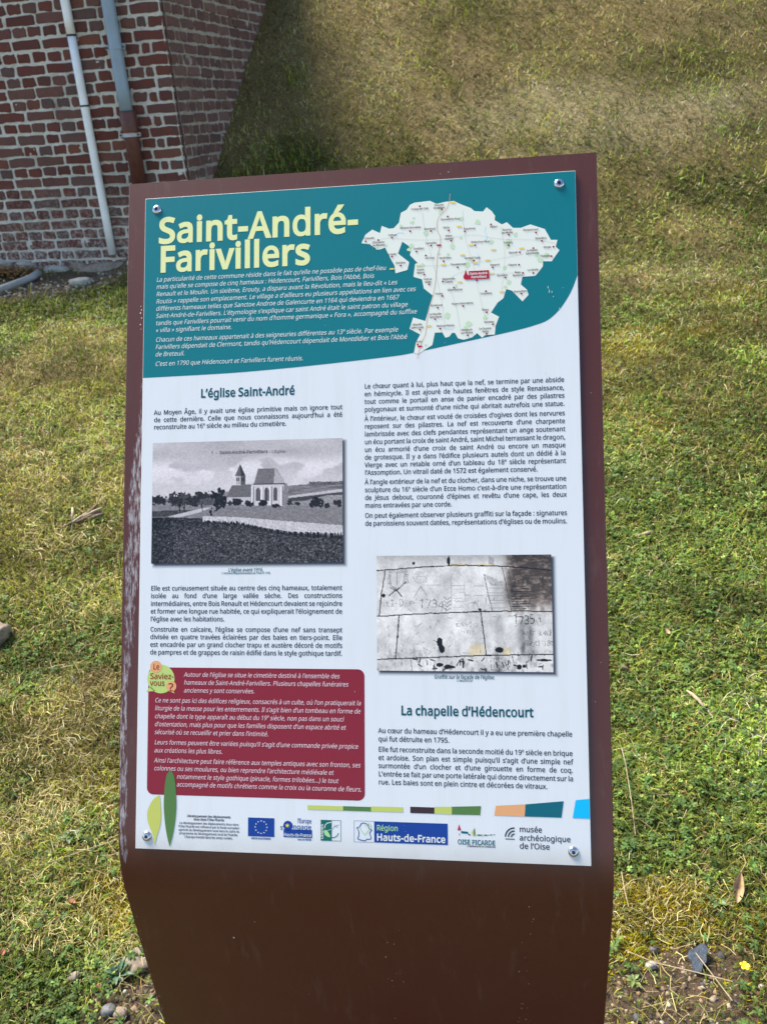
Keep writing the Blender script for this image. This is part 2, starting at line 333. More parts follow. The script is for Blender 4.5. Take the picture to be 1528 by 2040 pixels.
def axis(lo, hi, fine0, fine1, step, grow=1.18):
    a = list(np.arange(fine0, fine1, step)); s = step
    while a[-1] < hi: s *= grow; a.append(a[-1] + s)
    s = step; pre = []
    p = fine0
    while p > lo: s *= grow; p -= s; pre.append(p)
    return np.array(pre[::-1] + a)
xs = axis(-40, 40, -1.6, 1.7, .02); ys = axis(-8, 60, .7, 4.2, .02, 1.05)
XX, YY = np.meshgrid(xs, ys); ZZ = G2(XX.ravel(), YY.ravel()).reshape(XX.shape)
nx, ny = len(xs), len(ys)
V = np.stack([XX.ravel(), YY.ravel(), ZZ.ravel()], 1)
ii = (np.arange(ny - 1)[:, None] * nx + np.arange(nx - 1)[None]).ravel()
F = np.stack([ii, ii + 1, ii + nx + 1, ii + nx], 1)
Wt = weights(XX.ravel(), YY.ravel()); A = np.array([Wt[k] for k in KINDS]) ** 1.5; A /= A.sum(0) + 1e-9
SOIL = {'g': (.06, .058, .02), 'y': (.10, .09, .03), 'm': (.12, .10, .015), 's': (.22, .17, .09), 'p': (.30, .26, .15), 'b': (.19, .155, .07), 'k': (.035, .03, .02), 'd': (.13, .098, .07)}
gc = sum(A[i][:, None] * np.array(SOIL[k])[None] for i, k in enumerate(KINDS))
m, n, b = nodes('turf_soil'); b.inputs['Roughness'].default_value = .95; b.inputs['Specular IOR Level'].default_value = .15
at = N(n, 'ShaderNodeAttribute'); at.attribute_name = 'tint'; ge = N(n, 'ShaderNodeNewGeometry')
x = noise(n, 55, 7, .75, ge.outputs['Position']); y = noise(n, 9, 5, .65, ge.outputs['Position']); z = noise(n, 190, 4, .7, ge.outputs['Position'])
c = mix(n, ramp(n, x.outputs[0], [(.35, (0, 0, 0)), (.65, (1, 1, 1))]).outputs[0], mix(n, 1, at.outputs[0], (.55, .5, .45), 'MULTIPLY'), mix(n, 1, at.outputs[0], (1.7, 1.6, 1.5), 'MULTIPLY'))
setc(n, b, c); bump(n, b, math_(n, 'ADD', x.outputs[0], math_(n, 'MULTIPLY', z.outputs[0], .5)), 1, .02)
ground = npmesh('ground', V, F, m, col=gc, sm=True); tag(ground, kind='structure')

# ---------------------------------------------------------------- brick building
A_ = R(13.572); KX, KY = -1.20123517, 6.18441865
bld = empty('brick_building', (KX, KY, 0), -A_)
tag(bld, 'old red brick building with pale mortar, its corner beside the grassy bank', 'building')
EAVE = 2.62
core = MB(); core.box(-4.2, .016, -.5, -.016, 5.2, EAVE); core.build('wall_core', M['mortar'], bld)
rf = MB(); rf.add([(-4.3, -.12, EAVE), (.12, -.12, EAVE), (.12, 5.3, EAVE), (-4.3, 5.3, EAVE), (-4.3, -.12, EAVE + .06), (.12, -.12, EAVE + .06), (.12, 5.3, EAVE + .06), (-4.3, 5.3, EAVE + .06), (-2.1, 2.2, EAVE + .5), (-2.1, 3.0, EAVE + .5)],
              [(3, 2, 1, 0), (0, 1, 5, 4), (1, 2, 6, 5), (2, 3, 7, 6), (3, 0, 4, 7), (4, 5, 8), (5, 6, 9, 8), (6, 7, 9), (7, 4, 8, 9)]); rf.build('roof', M['roof'], bld)

def brick_mesh(L, H, seed, D=.045):
    r = random.Random(seed); pts = []
    cr = .008
    out = [(-L / 2 + cr, -H / 2), (-L / 6, -H / 2), (L / 6, -H / 2), (L / 2 - cr, -H / 2), (L / 2, -H / 2 + cr), (L / 2, H / 2 - cr), (L / 2 - cr, H / 2), (L / 6, H / 2), (-L / 6, H / 2), (-L / 2 + cr, H / 2), (-L / 2, H / 2 - cr), (-L / 2, -H / 2 + cr)]
    out = [(x + r.uniform(-.0042, .0042), z + r.uniform(-.0042, .0042)) for x, z in out]; k = len(out)
    v = []; ty = r.uniform(-.002, .002); tx = r.uniform(-.02, .02)
    for x, z in out: v.append((x * .955, -.0035 + ty + tx * x + r.uniform(-.0008, .0008), z * .90))
    for x, z in out: v.append((x, .003 + ty + tx * x, z))
    for x, z in out: v.append((x, D, z))
    f = [tuple(range(k))]
    for j in range(2):
        for i in range(k): f.append((j * k + i, (j + 1) * k + i, (j + 1) * k + (i + 1) % k, j * k + (i + 1) % k))
    return mesh('brick', v, f)
ME = {}
def get_brick(kind, mat):
    L = {'s': .209, 'h': .098, 'q': .055}[kind]; key = (kind, random.randrange(14), mat)
    if key not in ME:
        me = brick_mesh(L, .0575, hash(key[:2]) & 0xffff); me.materials.append(M[mat]); ME[key] = me
    return ME[key]
def cam_px(P):
    c = CAMR.T @ (np.array(P) - CAMP)
    return (382 + 822 * c[0] / c[2], 512 + 822 * c[1] / c[2], c[2])
bl = []
P_ = .0715; rot = Matrix.Rotation(-A_, 3, 'Z')
for row in range(0, 62):
    z = -.1 + P_ * (row + .5) + random.uniform(-.0015, .0015)
    if z > EAVE - .03: break
    for face in ('left', 'side'):
        stretch = (row % 2 == 0) == (face == 'left')
        x = .004 if face == 'left' else .052
        first = True; lim = 4.15 if face == 'left' else 5.1
        while x < lim:
            if stretch: k = 's'; L = .214
            else: k = 'h'; L = .103
            if not stretch and first and face == 'left': k = 'h'; L = .103
            elif not stretch and first is None: k = 'q'; L = .058
            first = None if first else False
            if random.random() < .05: k, L = ('h', .103) if k == 's' else ('s', .214)
            j = random.uniform(-.003, .003); xc = x + L / 2 + j; zc = z + random.uniform(-.002, .002) + .004 * math.sin(xc * 2.3 + row)
            if face == 'left': loc = (-xc, 0, zc); rz = 0
            else: loc = (0, xc, zc); rz = PI / 2
            wp = rot @ Vector(loc) + Vector((KX, KY, 0))
            px = cam_px(wp); vis = -20 < px[0] < 290 and -25 < px[1] < 275
            if face == 'side' and zc < G(np.array(wp[0]), np.array(wp[1])) - .08: vis = False; buried = True
            else: buried = face == 'left' and zc < float(G(np.array(wp[0]), np.array(wp[1]))) - .1
            cs = 1 if face == 'left' else .28
            if not buried: bl.append((-(cs * L / px[2] ** 2) if vis else 1, face, k, loc, rz))
            x += L + random.uniform(.009, .015)
bl.sort(key=lambda t: t[0])
rest = {'left': MB(), 'side': MB()}; nb = 0
for sc_, face, k, loc, rz in bl:
    me = get_brick(k, 'brick' if face == 'left' else 'old_brick')
    rr = random.uniform(-.006, .006)
    if sc_ < 0 and nb < 300:
        o = bpy.data.objects.new('brick', me); COL.objects.link(o); o.parent = bld; o.location = loc; o.rotation_euler = (0, rr if face == 'left' else 0, rz); nb += 1
    else:
        Mx = Matrix.Translation(loc) @ Matrix.Rotation(rz, 4, 'Z')
        rest[face].add([Mx @ v.co for v in me.vertices], [tuple(p.vertices) for p in me.polygons])
for face, mt in (('left', 'brick'), ('side', 'old_brick')):
    o = rest[face].build('outlying_bricks', M[mt], bld); o['kind'] = 'stuff'
# irregular mortar skin between the bricks
def skin(name, u0, u1, z0, z1, step, face, mat, amp, base):
    us = np.arange(u0, u1 + step, step); zs = np.arange(z0, z1 + step, step); UU, Z2 = np.meshgrid(us, zs); u = UU.ravel(); z = Z2.ravel()
    h = base + amp * (fbm(u * 28, z * 28, 4, 40) - .5) + .004 * (fbm(u * 6, z * 6, 2, 44) - .5)
    e = smooth(u0, u0 + .02, u) * smooth(u1, u1 - .02, u); 
    if face == 'left': V = np.stack([-u, h, z], 1)
    else: V = np.stack([-h, u, z], 1)
    nx = len(us); ii = (np.arange(len(zs) - 1)[:, None] * nx + np.arange(nx - 1)[None]).ravel()
    F = np.stack([ii, ii + 1, ii + nx + 1, ii + nx], 1)
    if face == 'left': F = F[:, ::-1]
    return npmesh(name, V, F, M[mat], bld, sm=True)
skin('mortar', .003, 2.0, .45, 2.75, .0062, 'left', 'mortar', .015, .0026)
skin('mortar', .050, 2.6, .9, 3.1, .008, 'side', 'old_mortar', .016, .0020)

def rock_mesh(name, sx, sy, sz, seed, n=10, lump=.35):
    r = np.random.default_rng(seed); vs = []; fs = []
    for i in range(n + 1):
        th = PI * i / n
        for j in range(n * 2):
            ph = PI * j / n; d = np.array([math.sin(th) * math.cos(ph), math.sin(th) * math.sin(ph), math.cos(th)])
            q = 1 + lump * (float(fbm(d[0] * 1.6 + seed * 3.1 + 9, d[1] * 1.6 + d[2] * 1.3 + 7, 3, seed % 13)) - .5) * 2
            d = np.sign(d) * np.abs(d) ** .8
            vs.append((d[0] * sx * q, d[1] * sy * q, d[2] * sz * q))
    for i in range(n):
        for j in range(n * 2):
            a = i * n * 2 + j; b2 = i * n * 2 + (j + 1) % (n * 2); fs.append((a, a + n * 2, b2 + n * 2, b2))
    return mesh(name, vs, fs, True)
# chalk footing stones and the worn concrete ledge at the wall foot
for k, (x, z, sx, sz, mt) in enumerate([(-1.62, .655, .10, .045, 'chalk'), (-1.42, .655, .08, .035, 'chalk'), (-1.17, .60, .13, .045, 'chalk'), (-.96, .635, .08, .035, 'concrete'), (-1.85, .64, .12, .05, 'chalk')]):
    o = link('footing_stone', rock_mesh('footing_stone', sx, .05, sz, 30 + k, 8, .3), M[mt], bld); o.location = (x, .0, z)
us = np.linspace(.35, 1.0, 40); V = []
for i, u in enumerate(us):
    o_ = .06 + .03 * float(fbm(u * 8, 1.3, 3, 60)); t = .665 - .02 * float(fbm(u * 9, 3.3, 3, 61)) - .05 * max(0, (u - .8)) * 4
    V += [(-u, .02, t + .012), (-u, -o_ * .6, t), (-u, -o_, t - .035), (-u, -o_ - .01, t - .16)]
F = [(i * 4 + k, i * 4 + k + 1, i * 4 + k + 5, i * 4 + k + 4) for i in range(39) for k in range(3)]
mk('footing_ledge', V, F, M['concrete'], bld, True)
for k, (x, z, r_) in enumerate([]):
    o = link('mortar_patch', rock_mesh('mortar_patch', r_, .012, r_ * .9, 50 + k, 7, .4), M['chalk'] if k else M['concrete'], bld); o.location = (x, -.004, z)

def bloc(x, y, z):   # building frame to world
    v = rot @ Vector((x, y, z)); return (v.x + KX, v.y + KY, v.z)
# white downpipe
p = empty('white_downpipe', bloc(-.66, -.033, .70), -A_); tag(p, 'slim white plastic downpipe with two black joints, in front of the brick wall', 'drainpipe')
def lx(z): return -.002 + (.019) * (z - .70) / 1.6 + .003
b1 = MB(); b1.tube([(lx(z), 0, z - .70) for z in np.linspace(.72, 2.11, 6)], .0285, 20); b1.tube([(lx(z), 0, z - .70) for z in np.linspace(2.11, 2.70, 6)], .0300, 20); b1.build('pipe', M['white_pvc'], p, True)
for z in (2.112, 1.695):
    r1 = MB(); r1.tube([(lx(z), 0, z - .704), (lx(z), 0, z - .694)], .0325, 20); r1.build('joint_ring', M['black'], p, True)
for z in (2.6, 1.3):
    r1 = MB(); r1.tube([(lx(z), 0, z - .712), (lx(z), 0, z - .688)], .0285, 16); r1.box(lx(z) - .008, 0, z - .71, lx(z) + .008, .035, z - .69); r1.build('bracket', M['white_pvc'], p)
# blue-grey downpipe running into a red-brown cast-iron foot
p = empty('grey_downpipe', bloc(-.335, -.056, .70), -A_); tag(p, 'thick blue-grey downpipe whose lower length is a red-brown iron pipe', 'drainpipe')
gx = lambda z: .0 + (z - 1.65) * .012
b1 = MB(); b1.tube([(gx(z), 0, z - .70) for z in np.linspace(1.63, 2.70, 8)], .0430, 26); b1.build('plastic_pipe', M['grey_pvc'], p, True)
b1 = MB(); zz = [1.10, 1.50, 1.515, 1.535, 1.64, 1.645]; b1.tube([(gx(z) + .006, 0, z - .70) for z in zz], [.050, .050, .053, .056, .056, .052], 26); b1.build('iron_pipe', M['rust_pipe'], p, True)
b1 = MB(); b1.tube([(gx(1.63) + .004, 0, .935), (gx(1.63) + .004, 0, .9475)], .0455, 24); b1.build('rubber_seal', M['black'], p, True)
for z, mt, rr in ((2.02, 'grey_pvc', .046), (1.50, 'zinc', .054)):
    r1 = MB(); r1.tube([(gx(z) + .004, 0, z - .712), (gx(z) + .004, 0, z - .688)], rr, 24)
    for sx_ in (-1, 1): r1.box(gx(z) + (rr - .004 if sx_ > 0 else -rr - .022), -.006, z - .712, gx(z) + (rr + .022 if sx_ > 0 else -rr + .004), .006, z - .688)
    r1.box(-.008, 0, z - .71, .008, .055, z - .69)
    br = r1.build('bracket', M[mt], p)
    for sx_ in (-1, 1):
        q = MB(); q.tube([(gx(z) + sx_ * (rr + .012), -.014, z - .70), (gx(z) + sx_ * (rr + .012), -.004, z - .70)], .006, 8); q.build('bolt', M['black'], br)

# grey pipe lying at the wall foot
z0 = ground_z(-2.46, 6.25)
pts = [(-2.40, 6.28), (-2.44, 6.22), (-2.50, 6.10), (-2.62, 5.85), (-2.8, 5.5), (-3.1, 5.1)]
b1 = MB(); b1.tube([(a + 2.46, c - 6.25, ground_z(a, c) - z0 + .032 + (.02 if i == 0 else 0)) for i, (a, c) in enumerate(pts)], .026, 16)
o = b1.build('ground_pipe', M['grey_pipe'], None, True); o.location = (-2.46, 6.25, z0); tag(o, 'grey plastic pipe lying on the ground at the foot of the brick wall', 'pipe')

# ---------------------------------------------------------------- information sign
Ux = Vector((.99050395, -.13724317, .00813846)); Uz = (Vector((0, 0, 1)) - Ux * Ux.z).normalized(); Uy = Uz.cross(Ux)
VD = Vector((-.06228313, -.50070416, -.86337486)); TL = Vector((-.30754075, 1.26558701, 1.454071))
sT, cT = -VD.dot(Uy), -VD.dot(Uz)
VF = .928                                     # where the sheet folds, measured down the panel
fold = TL + Ux * .3 + VD * VF; zf = fold.z / Uz.z
base = fold - Uz * zf
sign = bpy.data.objects.new('information_sign', None); COL.objects.link(sign)
sign.matrix_world = Matrix(((Ux.x, Uy.x, Uz.x, base.x), (Ux.y, Uy.y, Uz.y, base.y), (Ux.z, Uy.z, Uz.z, base.z), (0, 0, 0, 1)))
tag(sign, 'tilted brown steel information panel with a printed village history poster, standing on the lawn', 'information sign')
def hm(u, v, h=0):        # millimetres across and down the poster, metres proud of the sheet
    u /= 1000; v /= 1000
    return (u - .3, (VF - v) * sT - h * cT, zf + (VF - v) * cT + h * sT)
# sheet: profile swept across the width
prof = []; B_ = .055
for v in np.linspace(-.0255, VF - B_, 12): prof.append((v, (VF - v) * sT, zf + (VF - v) * cT))
p0 = Vector((B_ * sT, zf + B_ * cT)); p1 = Vector((0, zf)); p2 = Vector((0, zf - B_))
for t in np.linspace(0, 1, 14)[1:]:
    q = p0 * (1 - t) ** 2 + p1 * 2 * t * (1 - t) + p2 * t * t; prof.append((VF - B_ + 2 * B_ * t, q.x, q.y))
for zz in np.linspace(zf - B_, -.12, 10)[1:]: prof.append((VF + (zf - zz), 0, zz))
TH = .006; x0, x1 = -.327, .3287
V = []; UVs = []
nrm = []
for i, (v, y, z) in enumerate(prof):
    a = prof[max(i - 1, 0)]; c = prof[min(i + 1, len(prof) - 1)]; t = Vector((c[1] - a[1], c[2] - a[2])).normalized(); nrm.append((-t.y, t.x))  # inward (back) side
    ny, nz = nrm[-1]
    if ny < 0: ny, nz = -ny, -nz
    ch = .0007
    for (x, d) in ((x0, ch), (x0 + ch, 0), (x1 - ch, 0), (x1, ch), (x1, TH), (x0, TH)):
        V.append((x, y + ny * d, z + nz * d)); UVs.append((x + .3, v))
F = []; k = 6
for i in range(len(prof) - 1):
    for j in range(k): F.append((i * k + j, i * k + (j + 1) % k, (i + 1) * k + (j + 1) % k, (i + 1) * k + j))
F.append(tuple(range(k - 1, -1, -1)))
sheet = mk('steel_sheet', V, F, M['coat'], sign)
uvl = sheet.data.uv_layers.new(name='UVMap')
for lp in sheet.data.loops: uvl.data[lp.index].uv = UVs[lp.vertex_index]
for pl in sheet.data.polygons: pl.use_smooth = True
sheet.data.set_sharp_from_angle(angle=R(25)) if hasattr(sheet.data, 'set_sharp_from_angle') else None
# a few chips in the coating (flat marks)
ch = MB(); rr = random.Random(4)
def chip(mb, X, Y, Z_, s, up):
    n_ = 6; vs = []
    for k in range(n_):
        a = 2 * PI * k / n_; r_ = s * rr.uniform(.5, 1.1); vs.append(up(X + r_ * math.cos(a) * .6, Z_ + r_ * math.sin(a)))
    mb.add(vs, [tuple(range(n_))])
front = lambda x, z: (x, -.0003, z); face_ = lambda u, v: hm(u, v, .0003)
for (x, z, s) in [(-.185, zf - .135, .0030), (-.150, zf - .10, .001), (.12, zf - .30, .001), (.05, zf - .21, .001), (-.09, zf - .25, .0009), (.21, zf - .30, .0016), (.214, zf - .33, .0013), (.222, zf - .345, .0015)]: chip(ch, x, 0, z, s, front)
for (u, v, s) in [(431, -12, 1.2), (420, -10, .8), (-6, 155, 1.1), (-5, 160, 1.6), (-6.5, 165, 1.8), (-5, 172, 1.3), (-6.5, 181, 1.5), (-5.5, 188, 1), (614, 300, .9), (618, 650, .9), (610, 700, .8)]: chip(ch, u, 0, v, s, face_)
for _ in range(46):
    xx_ = rr.choice((.212, .222, .035)) + rr.gauss(0, .006); chip(ch, xx_, 0, zf - rr.uniform(.04, .45), rr.uniform(.0005, .0013), front)
for _ in range(60): chip(ch, -.327 + rr.uniform(.001, .006), 0, zf - rr.uniform(.02, .5), rr.uniform(.0004, .0010), front)
ch.build('coating_chips', M['chip'], sign)

# poster
def slab(name, u0, v0, u1, v1, h0, h1, mat, parent, inset=.4):
    mb = MB(); vs = [hm(u0, v0, h0), hm(u1, v0, h0), hm(u1, v1, h0), hm(u0, v1, h0), hm(u0, v0, h1 - .0003), hm(u1, v0, h1 - .0003), hm(u1, v1, h1 - .0003), hm(u0, v1, h1 - .0003),
                     hm(u0 + inset, v0 + inset, h1), hm(u1 - inset, v0 + inset, h1), hm(u1 - inset, v1 - inset, h1), hm(u0 + inset, v1 - inset, h1)]
    mb.add(vs, [(0, 1, 2, 3), (1, 0, 4, 5), (2, 1, 5, 6), (3, 2, 6, 7), (0, 3, 7, 4), (5, 4, 8, 9), (6, 5, 9, 10), (7, 6, 10, 11), (4, 7, 11, 8), (9, 8, 11, 10)])
    o = mb.build(name, mat, parent); ul = o.data.uv_layers.new(name='UVMap')
    uu = [(u0, v0), (u1, v0), (u1, v1), (u0, v1)] * 3
    for lp in o.data.loops: q = uu[lp.vertex_index]; ul.data[lp.index].uv = (q[0] / 1000, q[1] / 1000)
    return o
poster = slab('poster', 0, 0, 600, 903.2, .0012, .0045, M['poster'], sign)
H0 = .0045; LAY = .00013
def poly(name, pts, layer, mat, parent=poster):
    from mathutils.geometry import tessellate_polygon
    loops = pts if isinstance(pts[0][0], (tuple, list)) else [pts]
    vs = [p for l in loops for p in l]
    tr = tessellate_polygon([[Vector((p[0], p[1], 0)) for p in l] for l in loops])
    f = []
    for t in tr:
        a, b2, c = [vs[i] for i in t]
        f.append(t if (b2[0] - a[0]) * (c[1] - a[1]) - (b2[1] - a[1]) * (c[0] - a[0]) < 0 else t[::-1])
    return [hm(p[0], p[1], H0 + LAY * layer) for p in vs], f
def print_(name, layer, mat, shapes, label=None):
    mb = MB()
    for s in shapes:
        v, f = poly(name, s, layer, mat); mb.add(v, f)
    o = mb.build(name, M[mat], poster)
    if label: o['label'] = label
    if name in ('map_woods', 'map_road_signs', 'map_motorway_signs', 'map_town_dots', 'map_lanes', 'map_streams', 'flag_stars'): o['kind'] = 'stuff'
    return o
def rect(u0, v0, u1, v1): return [(u0, v0), (u1, v0), (u1, v1), (u0, v1)]
def circ(u, v, r, n=16, ry=None, a0=0): return [(u + r * math.cos(a0 + 2 * PI * k / n), v + (ry or r) * math.sin(a0 + 2 * PI * k / n)) for k in range(n)]
def stroke(pts, w):
    pts = [Vector(p) for p in pts]; L = []; Rr = []
    for i, p in enumerate(pts):
        t = (pts[min(i + 1, len(pts) - 1)] - pts[max(i - 1, 0)]).normalized(); nn = Vector((-t.y, t.x)) * w / 2; L.append(tuple(p + nn)); Rr.append(tuple(p - nn))
    return L + Rr[::-1]
def rrect(u0, v0, u1, v1, r, n=6):
    out = []
    for cx, cy, a in ((u1 - r, v0 + r, -90), (u1 - r, v1 - r, 0), (u0 + r, v1 - r, 90), (u0 + r, v0 + r, 180)):
        for k in range(n + 1): t = R(a + 90 * k / n); out.append((cx + r * math.cos(t), cy + r * math.sin(t)))
    return out
def spline(pts, n=6):
    out = []
    for i in range(len(pts) - 1):
        p = [Vector(pts[max(i - 1, 0)]), Vector(pts[i]), Vector(pts[i + 1]), Vector(pts[min(i + 2, len(pts) - 1)])]
        for k in range(n):
            t = k / n; q = .5 * (2 * p[1] + (p[2] - p[0]) * t + (2 * p[0] - 5 * p[1] + 4 * p[2] - p[3]) * t * t + (3 * p[1] - p[0] - 3 * p[2] + p[3]) * t ** 3); out.append((q.x, q.y))
    out.append(tuple(pts[-1])); return out

# lettering -------------------------------------------------------------
SPACE = .2085
